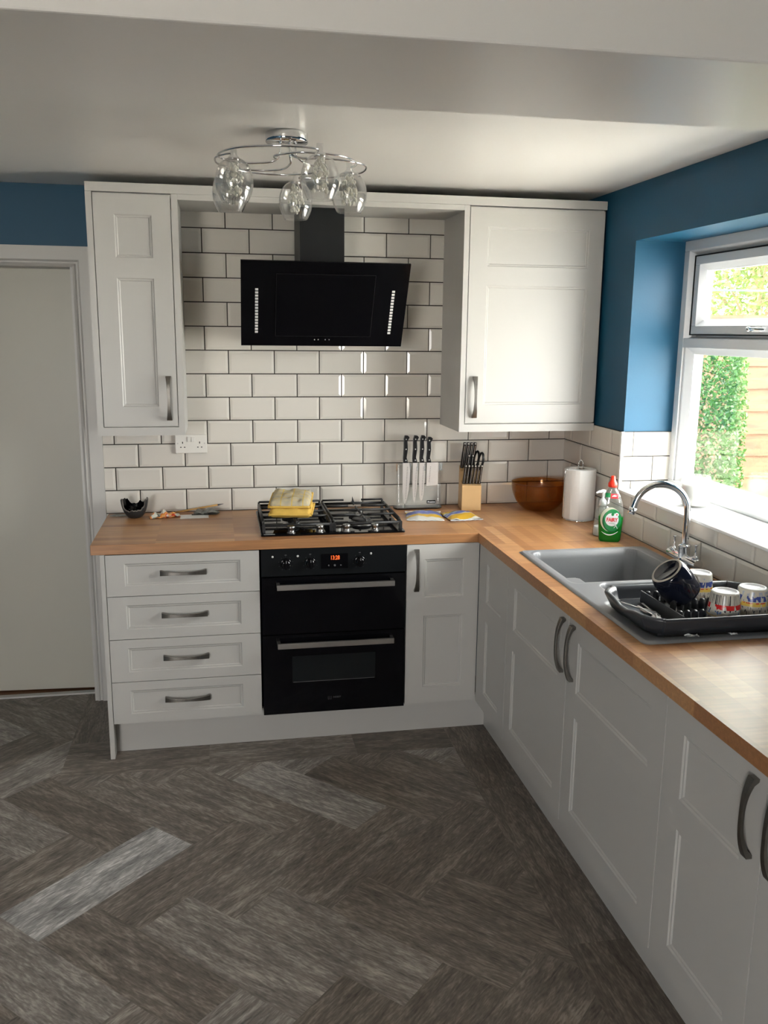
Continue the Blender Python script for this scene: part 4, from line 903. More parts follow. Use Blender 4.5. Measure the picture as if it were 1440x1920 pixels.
def knife_block():
    t = thing('knife_block', 'pale wooden knife block full of black-handled knives', 'knife block', (1.622, -0.158, ZW), R(-8)); w_ = 0.046
    MB().prism([(0.0, 0.0), (0.132, 0.0), (0.120, 0.200), (0.072, 0.178), (0.050, 0.135), (0.0, 0.120)], 0, -w_, w_).build('block', 'block_wood', t, bevel=0.0015)
    lean = Matrix.Rotation(R(10), 4, 'X') @ Matrix.Identity(4)
    def kn(kind, label, lx, ly, lz, L_, ww, grp, th=0.0055):
        p = Matrix.Rotation(R(-8), 4, 'Z') @ Vector((lx, ly, lz)); tt_ = thing('steak_knife' if kind == 's' else 'kitchen_knife', label, 'knife', (1.622 + p.x, -0.158 + p.y, ZW + p.z), 0, grp, rot=(R(9), R(5), R(-8)))
        b = MB(); pr = [(-ww, 0.0), (-ww * 1.05, L_ * 0.25), (-ww * 0.75, L_ * 0.6), (-ww, L_ * 0.93), (-ww * 0.3, L_), (ww * 0.7, L_), (ww * 1.2, L_ * 0.93), (ww * 0.8, L_ * 0.8), (ww, L_ * 0.4), (ww * 0.9, 0.0)]
        # handle narrow across x, deep in y
        b.prism([(q[0], q[1]) for q in pr], 0, -th, th); h_ = b.build('handle', 'knife_plastic', tt_, bevel=0.0015)
        st = MB(); st.box(-th * 0.13, th * 0.13, -ww * 1.16, ww * 0.9, 0.004, L_ * 0.90); st.build('tang', 'blade_steel', tt_, bevel=0.0004)
        MB().sphere((0, -ww * 0.9, L_ * 0.97), 0.0042, 12).build('pommel', 'blade_steel', h_)
        MB().box(-0.0008, 0.0008, -ww * 0.8, ww * 0.8, -0.05, 0.001).build('blade', 'blade_steel', tt_)
    ORD = ('leftmost', 'second from the left', 'third from the left', 'third from the right', 'second from the right', 'rightmost')
    for k in range(6): kn('s', 'steak knife, %s of six in front row of wooden block' % ORD[k], -0.0375 + k * 0.0150, 0.020, 0.127, 0.092, 0.0085, 'steak knives in the front row of the block')
    for k in range(4): kn('k', 'black-handled knife, %s of four in block back row' % ('leftmost', 'second from the left', 'second from the right', 'rightmost')[k], -0.038 + k * 0.0165, 0.100, 0.192, 0.125, 0.011, 'kitchen knives in the back row of the block', 0.0065)
    for k in range(2): kn('k', 'shorter black-handled knife in the block middle row, %s one' % ('left', 'right')[k], -0.020 + k * 0.0185, 0.062, 0.158, 0.105, 0.010, 'knives in the middle row of the block', 0.006)
    p = Matrix.Rotation(R(-8), 4, 'Z') @ Vector((0.034, 0.085, 0.185)); s_ = thing('scissors', 'black-handled kitchen scissors at the right of the knife block', 'scissors', (1.622 + p.x, -0.158 + p.y, ZW + p.z), rot=(R(8), R(4), R(30)))
    for dy, sgn in ((-0.015, 1), (0.015, -1)):
        pts = [Vector((0, dy + 0.0155 * math.cos(a), 0.045 + 0.040 * math.sin(a))) for a in [2 * PI * q / 16 for q in range(16)]]
        MB().tube(pts, 0.0058, 8, closed=True).build('finger_loop', 'knife_plastic', s_)
    MB().box(-0.0015, 0.0015, -0.008, 0.008, -0.05, 0.012).build('blade', 'blade_steel', s_)
knife_block()

# ------------------------------------------------------------------ amber bowl, paper roll
def bowl():
    pr = []; r0, H = 0.135, 0.128
    for k in range(15):
        a = k / 14 * R(90); pr.append((0.052 + (r0 - 0.052) * math.sin(a) ** 0.95 if k else 0.050, H * (1 - math.cos(a)) ** 0.86))
    pr = [(0.001, 0.001), (0.050, 0.001)] + pr[1:] + [(r0 + 0.003, H + 0.003)]
    inner = [(max(0.001, r_ - 0.003), z + 0.0035) for r_, z in reversed(pr)]
    o = MB().lathe(pr + inner, (0, 0, 0), 56, caps=False).build('glass_bowl', 'amber_glass', None, (1.955, -0.172, ZW))
    tag(o, 'empty amber glass mixing bowl in the worktop corner', 'bowl')
bowl()
def paper_roll():
    t = thing('kitchen_roll_holder', 'chrome wire kitchen roll holder by the right wall', 'kitchen roll holder', (2.053, -0.412, ZW))
    MB().lathe([(0.071, 0.0), (0.073, 0.003), (0.071, 0.006), (0.01, 0.007)], (0, 0, 0), 40).build('base', 'chrome', t)
    MB().tube(smooth_path([(-0.011, 0, 0.006), (-0.011, 0, 0.24), (-0.009, 0, 0.262), (0, 0, 0.272), (0.009, 0, 0.262), (0.011, 0, 0.24), (0.011, 0, 0.006)], 6), 0.0025, 10).build('wire_loop', 'chrome', t)
    MB().tube(smooth_path([(-0.076, -0.012, 0.004), (-0.079, -0.012, 0.12), (-0.076, -0.012, 0.222), (-0.060, -0.01, 0.232)], 6), 0.002, 8).build('side_wire', 'chrome', t)
    r_ = thing('kitchen_roll', 'white kitchen paper roll standing on the wire holder', 'kitchen roll', (2.053, -0.412, ZW + 0.0075))
    pr = [(0.020, 0.0), (0.068, 0.0), (0.0705, 0.003), (0.0705, 0.222), (0.068, 0.226), (0.021, 0.226), (0.020, 0.224)]
    MB().lathe(pr, (0, 0, 0), 64, caps=False).build('paper', 'paper_roll', r_)
    MB().lathe([(0.0202, 0.002), (0.0202, 0.225), (0.0185, 0.225), (0.0185, 0.002)], (0, 0, 0), 32, caps=False).build('cardboard_tube', 'clay_ring', r_)
    MB().grid(lambda u, v: ((0.0708 + 0.004 * u * u) * math.cos(R(215) + u * 0.55), (0.0708 + 0.004 * u * u) * math.sin(R(215) + u * 0.55), 0.001 + 0.224 * v), 8, 4).build('loose_sheet', 'paper_roll', r_)
paper_roll()

# ------------------------------------------------------------------ washing up liquid and hand soap
def fairy():
    t = thing('washing_up_liquid', 'clear bottle of green washing up liquid with a red cap', 'bottle', (2.012, -0.835, ZW), R(-22))
    cp = [(0.000, 0.038, 0.020), (0.008, 0.0435, 0.0235), (0.05, 0.0465, 0.0245), (0.095, 0.0490, 0.0250), (0.125, 0.0480, 0.0245), (0.155, 0.0440, 0.0225), (0.185, 0.0350, 0.0195), (0.205, 0.0250, 0.0160), (0.218, 0.0160, 0.0145), (0.228, 0.0148, 0.0148)]
    def ab(z):
        for i in range(len(cp) - 1):
            if cp[i][0] <= z <= cp[i + 1][0]:
                s_ = (z - cp[i][0]) / (cp[i + 1][0] - cp[i][0]); s_ = s_ * s_ * (3 - 2 * s_) * 0.5 + s_ * 0.5
                return cp[i][1] + (cp[i + 1][1] - cp[i][1]) * s_, cp[i][2] + (cp[i + 1][2] - cp[i][2]) * s_
        return cp[-1][1:]
    def pt(z, a, k=1.0):
        A, B = ab(z); ca, sa = math.cos(a), math.sin(a); n = 2.6
        r_ = (abs(ca) ** n + abs(sa) ** n) ** (-1 / n); return (A * k * ca * r_, B * k * sa * r_, z)
    zl = 0.104; N_ = 48
    def loft(z0, z1, nz, k, mi, b, cap0=True, cap1=True):
        b.grid(lambda u, v: pt(z0 + (z1 - z0) * v, 2 * PI * u, k), N_, nz, mi)
        if cap0: b.add([pt(z0, 2 * PI * q / N_, k) for q in range(N_)], [tuple(range(N_ - 1, -1, -1))], mi)
        if cap1: b.add([pt(z1, 2 * PI * q / N_, k) for q in range(N_)], [tuple(range(N_))], mi)
    b = MB(); loft(zl, 0.228, 30, 1.0, 0, b, False, False); b.build('bottle', 'clear_plastic', t)
    b = MB(); loft(0.0, zl, 24, 1.0, 0, b); lab(b.build('liquid', 'green_liquid', t), 'green washing up liquid')
    c_ = MB(); c_.lathe([(0.0175, 0.224), (0.0180, 0.228), (0.0180, 0.240), (0.0155, 0.243), (0.0120, 0.249), (0.0095, 0.262), (0.0085, 0.268), (0.0040, 0.270)], (0, 0, 0), 32); c_.build('cap', 'red_cap', t)
    def front(x, z, lift):
        A, B = ab(z); n = 2.6; q = min(0.999, abs(x) / A); return (x, -B * (1 - q ** n) ** (1 / n) - lift, z)
    def disc(cx, cz, rx, rz, mat, lift, name, lbl=None, rings=8, seg=40):
        b = MB(); vs = [front(cx, cz, lift)]
        for i in range(1, rings + 1):
            for k in range(seg):
                a = 2 * PI * k / seg; vs.append(front(cx + rx * i / rings * math.cos(a), cz + rz * i / rings * math.sin(a), lift))
        fs = [(0, 1 + k, 1 + (k + 1) % seg) for k in range(seg)]
        for i in range(rings - 1):
            for k in range(seg): fs.append((1 + i * seg + k, 1 + i * seg + (k + 1) % seg, 1 + (i + 1) * seg + (k + 1) % seg, 1 + (i + 1) * seg + k))
        b.add(vs, fs, 0, True); o = b.build(name, mat, t, recalc=False)
        if lbl: lab(o, lbl)
        return o
    disc(-0.002, 0.094, 0.0400, 0.0500, 'label_cream', 0.0004, 'label_backing')
    disc(0.004, 0.088, 0.0375, 0.0455, 'green_dark', 0.0007, 'label_shadow')
    disc(0.006, 0.092, 0.0350, 0.0450, 'green_label', 0.0010, 'front_label', 'green label with a white oval')
    disc(0.004, 0.094, 0.0265, 0.0270, 'label_white', 0.0014, 'label_oval')
    disc(0.022, 0.115, 0.008, 0.008, 'label_white', 0.0018, 'label_badge'); disc(0.022, 0.115, 0.003, 0.003, 'label_red', 0.0022, 'label_badge')
    disc(0.006, 0.116, 0.0055, 0.0065, 'green_label', 0.0018, 'label_leaf')
    vs, fs = text_mesh('FAIRY', 0.0215, 0.0009, 0.0, 0.78)
    MB().add([front(x + 0.004, z + 0.093, 0.0018) for x, y, z in vs], fs).build('brand_lettering', 'label_red', t, recalc=False)
    vs, fs = text_mesh('ORIGINAL', 0.0048, 0.0, 0.0, 1.0)
    MB().add([front(x + 0.004, z + 0.079, 0.0018) for x, y, z in vs], fs).build('label_lettering', 'green_label', t, recalc=False)
    # little runner figure and swoosh
    b = MB()
    for seg_ in (((0.016, 0.080), (0.021, 0.070)), ((0.021, 0.070), (0.013, 0.060)), ((0.021, 0.070), (0.027, 0.058)), ((0.013, 0.076), (0.026, 0.078))):
        (xa, za), (xb, zb) = seg_; b.tube([front(xa + (xb - xa) * q / 4, za + (zb - za) * q / 4, 0.0016) for q in range(5)], 0.0014, 6)
    b.build('label_figure', 'label_white', t)
    b = MB(); b.tube([front(-0.034 + 0.064 * q / 12, 0.052 - 0.022 * math.sin(PI * (0.15 + 0.75 * q / 12)), 0.0008) for q in range(13)], [0.0006 + 0.0016 * math.sin(PI * q / 12) for q in range(13)], 6); b.build('label_swoosh', 'label_white', t)
    b = MB(); b.grid(lambda u, v: front(-0.026 + 0.020 * u, 0.184 + 0.017 * v, 0.0006), 8, 4); b.build('neck_label', 'green_label', t)
    b = MB(); b.grid(lambda u, v: front(-0.006 + 0.030 * u, 0.180 + 0.019 * v, 0.0006), 8, 4); lab(b.build('neck_label', 'label_red', t), 'red half of the neck label')
    b = MB()
    for q in range(4): b.grid(lambda u, v: front(0.000 + q * 0.0045 + 0.003 * u, 0.1865 + 0.001 * (q % 2) + (0.005 + 0.002 * (q % 3)) * v, 0.0010), 2, 2)
    b.build('neck_print', 'label_white', t)
fairy()
def soap():
    t = thing('hand_soap', 'clear hand soap bottle with a white pump behind the washing up liquid', 'soap bottle', (2.020, -0.735, ZW))
    pr = [(0.030, 0.0), (0.036, 0.006), (0.035, 0.03), (0.0285, 0.070), (0.028, 0.100), (0.024, 0.112), (0.014, 0.120), (0.013, 0.132)]
    P_ = smooth_path([Vector((a, 0, z)) for a, z in pr], 4); MB().lathe([(p.x, p.z) for p in P_], (0, 0, 0), 36).build('bottle', 'clear_plastic', t)
    MB().lathe([(0.0325, 0.004), (0.0320, 0.030), (0.0300, 0.040)], (0, 0, 0), 32).build('soap', 'label_white', t)
    MB().lathe([(0.0150, 0.128), (0.0150, 0.148), (0.008, 0.156), (0.005, 0.160), (0.005, 0.180), (0.010, 0.182), (0.011, 0.192), (0.006, 0.195)], (0, 0, 0), 28).build('pump', 'label_white', t)
    MB().tube([(0.0, 0, 0.187), (-0.020, -0.005, 0.188), (-0.036, -0.010, 0.183)], [0.0055, 0.0048, 0.004], 10).build('spout', 'label_white', t)
soap()

# ------------------------------------------------------------------ sink
def sink():
    t = thing('kitchen_sink', 'grey composite one and a half bowl sink with drainer', 'sink', (1.579, -2.003, ZW)); Wx, Ly = 0.524, 1.048
    def sd(x, y, x0, x1, y0, y1, r):
        qx = abs(x - (x0 + x1) / 2) - (x1 - x0) / 2 + r; qy = abs(y - (y0 + y1) / 2) - (y1 - y0) / 2 + r
        return math.hypot(max(qx, 0), max(qy, 0)) + min(max(qx, qy), 0) - r
    def sm(a, b_, x): q = max(0.0, min(1.0, (x - a) / (b_ - a))); return q * q * (3 - 2 * q)
    lx = lambda x: x - 1.579; ly = lambda y: y + 2.003
    def hgt(x, y):
        z = 0.007
        # outer edge roll
        de = sd(x, y, 0, Wx, 0, Ly, 0.03); z -= 0.006 * sm(-0.008, 0.0, de)
        # shallow ledge around main bowl and drainer recess
        z -= 0.0025 * sm(0.006, -0.001, sd(x, y, lx(1.611), lx(2.060), ly(-1.425), ly(-0.972), 0.035))
        dm = sd(x, y, lx(1.620), lx(2.045), ly(-1.408), ly(-0.985), 0.045)
        dn = sd(x, y, lx(1.56), lx(1.662), ly(-1.46), ly(-1.350), 0.02)
        dm = max(dm, -dn)
        z -= 0.165 * sm(0.0, -0.016, dm)
        dh = sd(x, y, lx(1.690), lx(1.955), ly(-1.600), ly(-1.437), 0.04)
        z -= 0.085 * sm(0.0, -0.016, dh)
        dd = sd(x, y, lx(1.625), lx(2.035), ly(-1.968), ly(-1.628), 0.03)
        z -= 0.005 * sm(0.004, -0.010, dd)
        if dd < -0.02: z += 0.0016 * max(0, math.sin((x - 0.06) * 2 * PI / 0.034)) * sm(-0.02, -0.03, dd)
        return z
    nx, ny = 110, 214
    b = MB(); b.grid(lambda u, v: (u * Wx, v * Ly, hgt(u * Wx, v * Ly)), nx, ny)
    # clip grid corners to rounded outline by sliding vertices inward
    vv = []
    for (x, y, z) in b.v:
        d = sd(x, y, 0, Wx, 0, Ly, 0.018)
        if d > 0:
            cx = min(max(x, 0.018), Wx - 0.018); cy = min(max(y, 0.018), Ly - 0.018); L_ = math.hypot(x - cx, y - cy); x = cx + (x - cx) * 0.018 / L_; y = cy + (y - cy) * 0.018 / L_; z = 0.001
        vv.append((x, y, z))
    b.v = vv
    b.build('basin', 'sink_grey', t, recalc=False)
    MB().lathe([(0.040, -0.156), (0.038, -0.153), (0.014, -0.155), (0.012, -0.153)], (lx(1.83), ly(-1.20), 0), 32).build('drain', 'chrome', t)
sink()
def tap():
    x0, y0 = 2.084, -1.295; z0 = ZW + 0.0075; t = thing('mixer_tap', 'chrome swan-neck mixer tap with two lever handles', 'tap', (x0, y0, z0))
    MB().lathe([(0.026, 0.0), (0.026, 0.006), (0.021, 0.010), (0.0205, 0.075), (0.023, 0.078), (0.023, 0.084), (0.014, 0.088)], (0, 0, 0), 32).build('body', 'chrome', t)
    d = Vector((math.cos(R(164)), math.sin(R(164)), 0)); pts = [Vector((0, 0, 0.08)), Vector((0, 0, 0.14)), Vector((0, 0, 0.195))]
    r_ = 0.094
    for k in range(1, 15):
        a = R(180 - 12.0 * k); pts.append(d * (r_ + r_ * math.cos(a)) + Vector((0, 0, 0.205 + r_ * 1.04 * math.sin(a))))
    e = pts[-1]; tdir = (pts[-1] - pts[-2]).normalized(); pts.append(e + tdir * 0.025)
    MB().tube(smooth_path(pts, 3), 0.0118, 20).build('spout', 'chrome', t)
    MB().cyl(e + tdir * 0.010, e + tdir * 0.034, 0.0132, 0.0128, 20).build('nozzle', 'chrome', t)
    bar = MB(); bar.cyl((0, -0.098, 0.036), (0, 0.098, 0.036), 0.0175, None, 28); bar.build('valve_bar', 'chrome', t, bevel=0.001)
    for s_, y in ((1, 0.072), (-1, -0.076)):
        l = MB(); l.lathe([(0.013, 0.046), (0.015, 0.058), (0.008, 0.062), (0.0045, 0.064), (0.0040, 0.096), (0.0075, 0.100), (0.0075, 0.103)], (0, y, 0), 18); l.build('lever', 'chrome', t)
tap()

# ------------------------------------------------------------------ dish rack
RX0, RX1, RY0, RY1, RZ = 1.600, 2.085, -1.982, -1.640, ZW + 0.012
def rack():
    t = thing('dish_rack', 'dark grey plastic dish rack on the sink drainer', 'dish rack', (0, 0, 0))
    def ring(off, z, wav=0.0):
        pts = rrect(RX0 + off, RX1 - off, RY0 + off, RY1 - off, 0.070 - off * 0.7, 9); out = []
        for x, y in pts: out.append((x, y, z))
        return out
    def dip(x, y, z, amt):
        # hand grip dips at the two short ends
        q = math.exp(-((y - (RY0 + RY1) / 2 - 0.0) / 0.055) ** 2); e = math.exp(-((x - RX0) / 0.05) ** 2) + math.exp(-((x - RX1) / 0.05) ** 2); return z - amt * q * e
    b = MB(); N_ = 40
    dense = lambda off: [(p.x, p.y) for p in smooth_path([Vector((x, y, 0)) for x, y in rrect(RX0 + off, RX1 - off, RY0 + off, RY1 - off, 0.075 - off * 0.7, 4)], 5, True)]
    layers = [(0.026, RZ + 0.002, 0), (0.020, RZ + 0.000, 0), (0.010, RZ + 0.020, 0.3), (0.000, RZ + 0.040, 1), (-0.002, RZ + 0.047, 1), (0.004, RZ + 0.050, 1), (0.012, RZ + 0.048, 1), (0.018, RZ + 0.036, 0.8), (0.024, RZ + 0.014, 0.2), (0.030, RZ + 0.010, 0)]
    rs = [[(x, y, dip(x, y, z, 0.016 * a)) for x, y in dense(o)] for o, z, a in layers]; n = len(rs[0])
    b.add([v for r_ in rs for v in r_], [(i * n + k, i * n + (k + 1) % n, (i + 1) * n + (k + 1) % n, (i + 1) * n + k) for i in range(len(rs) - 1) for k in range(n)], 0, True)
    o = len(b.v) - n; b.f.append(list(range(o, o + n))); b.m.append(0); b.sm.append(False); b.f.append(list(range(n))[::-1]); b.m.append(0); b.sm.append(False)
    b.build('tray', 'plastic_grey', t)
    MB().prism([(RX0 + 0.116, RZ + 0.010), (RX0 + 0.124, RZ + 0.010), (RX0 + 0.121, RZ + 0.046), (RX0 + 0.117, RZ + 0.046)], 1, RY0 + 0.030, RY1 - 0.055).build('divider', 'plastic_grey', t, bevel=0.001)
    for row, (yy, xs_) in enumerate(((-1.893, [1.740 + k * 0.0235 for k in range(4)]), (-1.79, [1.775 + k * 0.0235 for k in range(6)]), (-1.70, [1.74 + k * 0.026 for k in range(10)]))):
        for x in xs_:
            p = MB(); pr = [(-0.013, 0), (0.013, 0), (0.013, 0.022), (0.008, 0.033), (0, 0.036), (-0.008, 0.033), (-0.013, 0.022)]
            p.prism(pr, 0, x - 0.0045, x + 0.0045); p.v = [(q[0], q[1] + yy, q[2] + RZ + 0.009) for q in p.v]; p.build('plate_peg', 'plastic_grey', t, bevel=0.003, seg=3)
    for x, y in ((1.66, -1.93), (2.03, -1.93), (1.66, -1.69), (2.03, -1.69)): MB().box(x - 0.012, x + 0.012, y - 0.012, y + 0.012, RZ - 0.010, RZ + 0.001).build('foot', 'plastic_grey', t)
rack()
def cutlery():
    specs = [('spoon', 'steel spoon lying nearest the left end of the dish rack', 1.655, -1.775, R(-62), R(4)), ('spoon', 'steel spoon with its bowl up in the middle of the cutlery tray', 1.672, -1.83, R(-80), R(7)), ('fork', 'steel fork beside the rack divider', 1.690, -1.80, R(-95), R(3)), ('spoon', 'steel spoon at the near end of the cutlery tray', 1.668, -1.90, R(-110), R(5))]
    for kind, lb, x, y, rz, ty in specs:
        t = thing(kind, lb, kind, (x, y, RZ + 0.022), rot=(0, ty, rz))
        MB().tube([(-0.045, 0, 0), (-0.01, 0, 0.002), (0.03, 0, 0.003)], [0.0042, 0.003, 0.0025], 8, flat=0.45).build('handle', 'blade_steel', t)
        if kind == 'spoon': MB().sphere((0.045, 0, 0.002), 0.015, 16, 0, (1.35, 0.9, 0.32)).build('spoon_bowl', 'blade_steel', t)
        else:
            b = MB(); b.box(0.028, 0.042, -0.010, 0.010, 0.0015, 0.0035)
            for q in range(4): b.box(0.042, 0.068, -0.010 + q * 0.0057, -0.0072 + q * 0.0057, 0.0015, 0.0035)
            b.build('tines', 'blade_steel', t)
cutlery()
def mug():
    c0 = Vector((1.760, -1.762, ZW + 0.1385))
    toc = (Vector((0.456, -4.104, 1.738)) - c0).normalized(); im = (-0.60 * _r + 0.80 * _u).normalized(); im = (im - toc * im.dot(toc)).normalized()
    nb = (toc * 0.52 + im * 0.854).normalized()           # direction the base faces
    q = (-nb).to_track_quat('Z', 'X')                      # local z runs from base to rim
    t = thing('mug', 'large dark navy mug tipped upside down on the dish rack', 'mug', c0, rot=q.to_euler()); KM = 1.13
    pr = [(0.001, 0.003), (0.034, 0.003), (0.037, 0.0), (0.042, 0.0), (0.0465, 0.006), (0.050, 0.022), (0.051, 0.050), (0.050, 0.082), (0.0490, 0.088), (0.0465, 0.088), (0.0465, 0.050), (0.043, 0.010), (0.001, 0.008)]
    pr = [(a * KM, z_ * KM) for a, z_ in pr]
    MB().lathe(pr, (0, 0, 0), 48, caps=False).build('body', 'navy_glaze', t)
    MB().lathe([(0.0365 * KM, 0.0008), (0.038 * KM, -0.0012), (0.0415 * KM, -0.0012), (0.0435 * KM, 0.0008)], (0, 0, 0), 48, caps=False).build('foot_ring', 'clay_ring', t)
    MB().tube(smooth_path([(0.048, 0.0, 0.020), (0.066, 0.0, 0.022), (0.078, 0.0, 0.042), (0.070, 0.0, 0.066), (0.049, 0.0, 0.074)], 6), 0.0065, 10).build('handle', 'navy_glaze', t).rotation_euler = (0, 0, math.atan2(-(q.to_matrix() @ Vector((0, 1, 0))).dot(toc), -(q.to_matrix() @ Vector((1, 0, 0))).dot(toc)))
mug()
def cup(label, x, y, z, rt, rb, h_, mat, sc=1.0):
    t = thing('patterned_mug', label, 'mug', (x, y, z))
    pr = [(rb - 0.003, 0.004), (rb - 0.002, 0.0), (rb, 0.0), (rb, 0.004), (rb * 0.97 + rt * 0.03, 0.02), (rt * 0.6 + rb * 0.4, h_ * 0.6), (rt * 0.98, h_ * 0.94), (rt * 0.95, h_ * 0.985), (rt * 0.90, h_), (rt * 0.80, h_), (rt * 0.77, h_ - 0.003), (0.001, h_ - 0.003)]
    MB().lathe(pr, (0, 0, 0), 44, caps=False).build('body', mat, t)
    MB().lathe([(rt * 0.905, h_ - 0.0005), (rt * 0.89, h_ + 0.0012), (rt * 0.80, h_ + 0.0012), (rt * 0.775, h_ - 0.0018), (0.001, h_ - 0.0018)], (0, 0, 0), 40, caps=False).build('base', 'label_white', t)
    MB().tube(smooth_path([(rb * 0.9, 0.0, 0.018), (rb + 0.018, 0.0, 0.020), (rb + 0.024, 0.0, 0.040), (rb + 0.012, 0.0, 0.060), (rt * 0.95, 0.0, 0.062)], 6), 0.0045, 10).build('handle', 'label_white', t).rotation_euler = (0, 0, R(75))
cz = RZ + 0.0105
cup('upside-down patterned mug with red print in the middle of the rack', 1.872, -1.900, cz + 0.006, 0.040, 0.0475, 0.082, 'cup_print_red')
cup('upside-down patterned mug with yellow band at the right edge of the photo', 1.972, -1.880, cz + 0.006, 0.0415, 0.047, 0.084, 'cup_print_yellow')
cup('upside-down patterned mug partly hidden behind the navy mug', 1.893, -1.722, cz + 0.006, 0.0385, 0.045, 0.088, 'cup_print_back')
for lb, x, y, s_ in (('white paper scrap under the near corner of the dish rack', 1.735, -1.972, 0.017), ('small white crumb of paper under the middle of the dish rack', 1.86, -1.975, 0.012)):
    b = MB(); rn = random.Random(int(x * 1000)); b.grid(lambda u, v: ((u - .5) * s_ * 2.2, (v - .5) * s_, 0.002 + 0.010 * abs(noise.noise(Vector((u * 3 + x, v * 3, x * 9))))), 6, 4, smooth=False)
    tag(b.build('paper_scrap', 'paper_white', None, (x, y, ZW + 0.0045)), lb, 'paper scrap')

# ------------------------------------------------------------------ small things on the back worktop
def broken_bowl():
    t = thing('broken_pot', 'broken black pot with jagged rim at the left of the worktop', 'broken pot', (0.075, -0.105, ZW)); n = 56; rows = 9
    def rim(a): return 0.055 + 0.030 * (abs(math.cos(a)) ** 1.6) + 0.013 * noise.noise(Vector((math.cos(a) * 3, math.sin(a) * 3, 1.7))) + 0.006 * noise.noise(Vector((math.cos(a) * 11, math.sin(a) * 11, 4))) - (0.022 if math.sin(a) < -0.6 else 0)
    def P(a, s_, k): H = rim(a); th = s_ * R(78); r_ = (0.016 + 0.042 * math.sin(th)) * k; return (r_ * math.cos(a) * 1.06, r_ * math.sin(a), H * (1 - math.cos(th)) / (1 - math.cos(R(78))) + (0.004 if k < 1 else 0))
    b = MB(); b.grid(lambda u, v: P(2 * PI * u, v, 1.0), n, rows, 0); b.grid(lambda u, v: P(-2 * PI * u, v, 0.93), n, rows, 1)
    b.add([P(2 * PI * k / n, 0, 1.0) for k in range(n)], [tuple(range(n - 1, -1, -1))], 0); b.add([P(2 * PI * k / n, 0, 0.93) for k in range(n)], [tuple(range(n))], 1)
    o = b.build('shell', ['black_ceramic', 'black_gloss'], t)
    e = MB(); vs = [P(2 * PI * k / n, 1, 1.0) for k in range(n)] + [P(2 * PI * k / n, 1, 0.93) for k in range(n)]; e.add(vs, [(k, (k + 1) % n, n + (k + 1) % n, n + k) for k in range(n)]); e.build('broken_rim', 'broken_edge', t)
    for q in range(5):
        sh = MB(); rn = random.Random(q); c_ = Vector((rn.uniform(-.02, .02), rn.uniform(-.02, .02), 0.022 + q * 0.006)); a = [Vector((rn.uniform(-.018, .018), rn.uniform(-.014, .014), rn.uniform(-.012, .016))) for _ in range(5)]
        vs = [c_ + p for p in a]; sh.add(vs, [(0, 1, 2), (0, 2, 3), (0, 3, 4), (0, 4, 1), (1, 4, 3, 2)]); sh.build('shard', 'black_gloss', t, bevel=0.0006)
    tag(MB().add([(-0.045, -0.008, 0), (0.0, -0.018, 0), (0.035, -0.010, 0), (0.03, 0.012, 0), (-0.02, 0.02, 0), (-0.045, -0.008, 0.004), (0.0, -0.018, 0.003), (0.035, -0.010, 0.005), (0.03, 0.012, 0.004), (-0.02, 0.02, 0.006)], [(4, 3, 2, 1, 0), (5, 6, 7, 8, 9)] + [(i, (i + 1) % 5, 5 + (i + 1) % 5, 5 + i) for i in range(5)]).build('pot_shard', 'paper_grey', None, (0.005, -0.06, ZW + 0.0005)), 'flat grey fragment lying left of the broken pot', 'fragment')
broken_bowl()
def crumple(name, label, cat, loc, sx, sy, hz, mat, seed, rotz=0, nu=16, nv=12, flat=0.0, fr=3.0, smooth=False):
    b = MB()
    def P(u, v, s_):
        x = (u - .5) * sx; y = (v - .5) * sy; e = (1 - abs(2 * u - 1) ** 3) * (1 - abs(2 * v - 1) ** 3)
        z = hz * (flat + (1 - flat) * abs(noise.noise(Vector((u * fr + seed, v * fr, seed)))) * 1.8) * (0.25 + 0.75 * e)
        jx = 0.10 * sx * noise.noise(Vector((v * 3, seed, 2.0))); jy = 0.10 * sy * noise.noise(Vector((u * 3, seed, 5.0)))
        return (x + jx, y + jy, max(0.0004, z) * s_ + (0.0 if s_ else 0.0003))
    b.grid(lambda u, v: P(u, v, 1), nu, nv, 0, smooth); b.grid(lambda u, v: P(1 - u, v, 0), nu, nv, 0, smooth)
    return tag(b.build(name, mat, None, loc, (0, 0, rotz)), label, cat)
crumple('sweet_wrapper', 'crumpled orange and white wrapper beside the broken pot', 'wrapper', (0.205, -0.105, ZW + 0.0003), 0.135, 0.075, 0.040, 'wrapper_print', 3.1, R(12))
crumple('paper_card', 'flat white card under crumpled foil on the worktop', 'card', (0.335, -0.120, ZW + 0.0003), 0.125, 0.090, 0.0025, 'paper_white', 1.0, R(4), 6, 4, 0.9)
crumple('foil_wrapper', 'crumpled grey foil lying on the white card', 'wrapper', (0.385, -0.075, ZW + 0.0032), 0.115, 0.050, 0.032, 'paper_grey', 8.4, R(3))
def pencil():
    t = thing('pencil', 'wooden pencil lying behind the crumpled foil by the wall', 'pencil', (0.355, -0.028, ZW + 0.028), rot=(0, R(-3), R(3)))
    MB().cyl((-0.11, 0, -0.018), (0.085, 0, 0), 0.0042, None, 6).build('barrel', 'pencil_wood', t); MB().cyl((0.085, 0, 0), (0.112, 0, 0.0025), 0.0042, 0.0008, 10).build('tip', 'pencil_lead', t)
pencil()
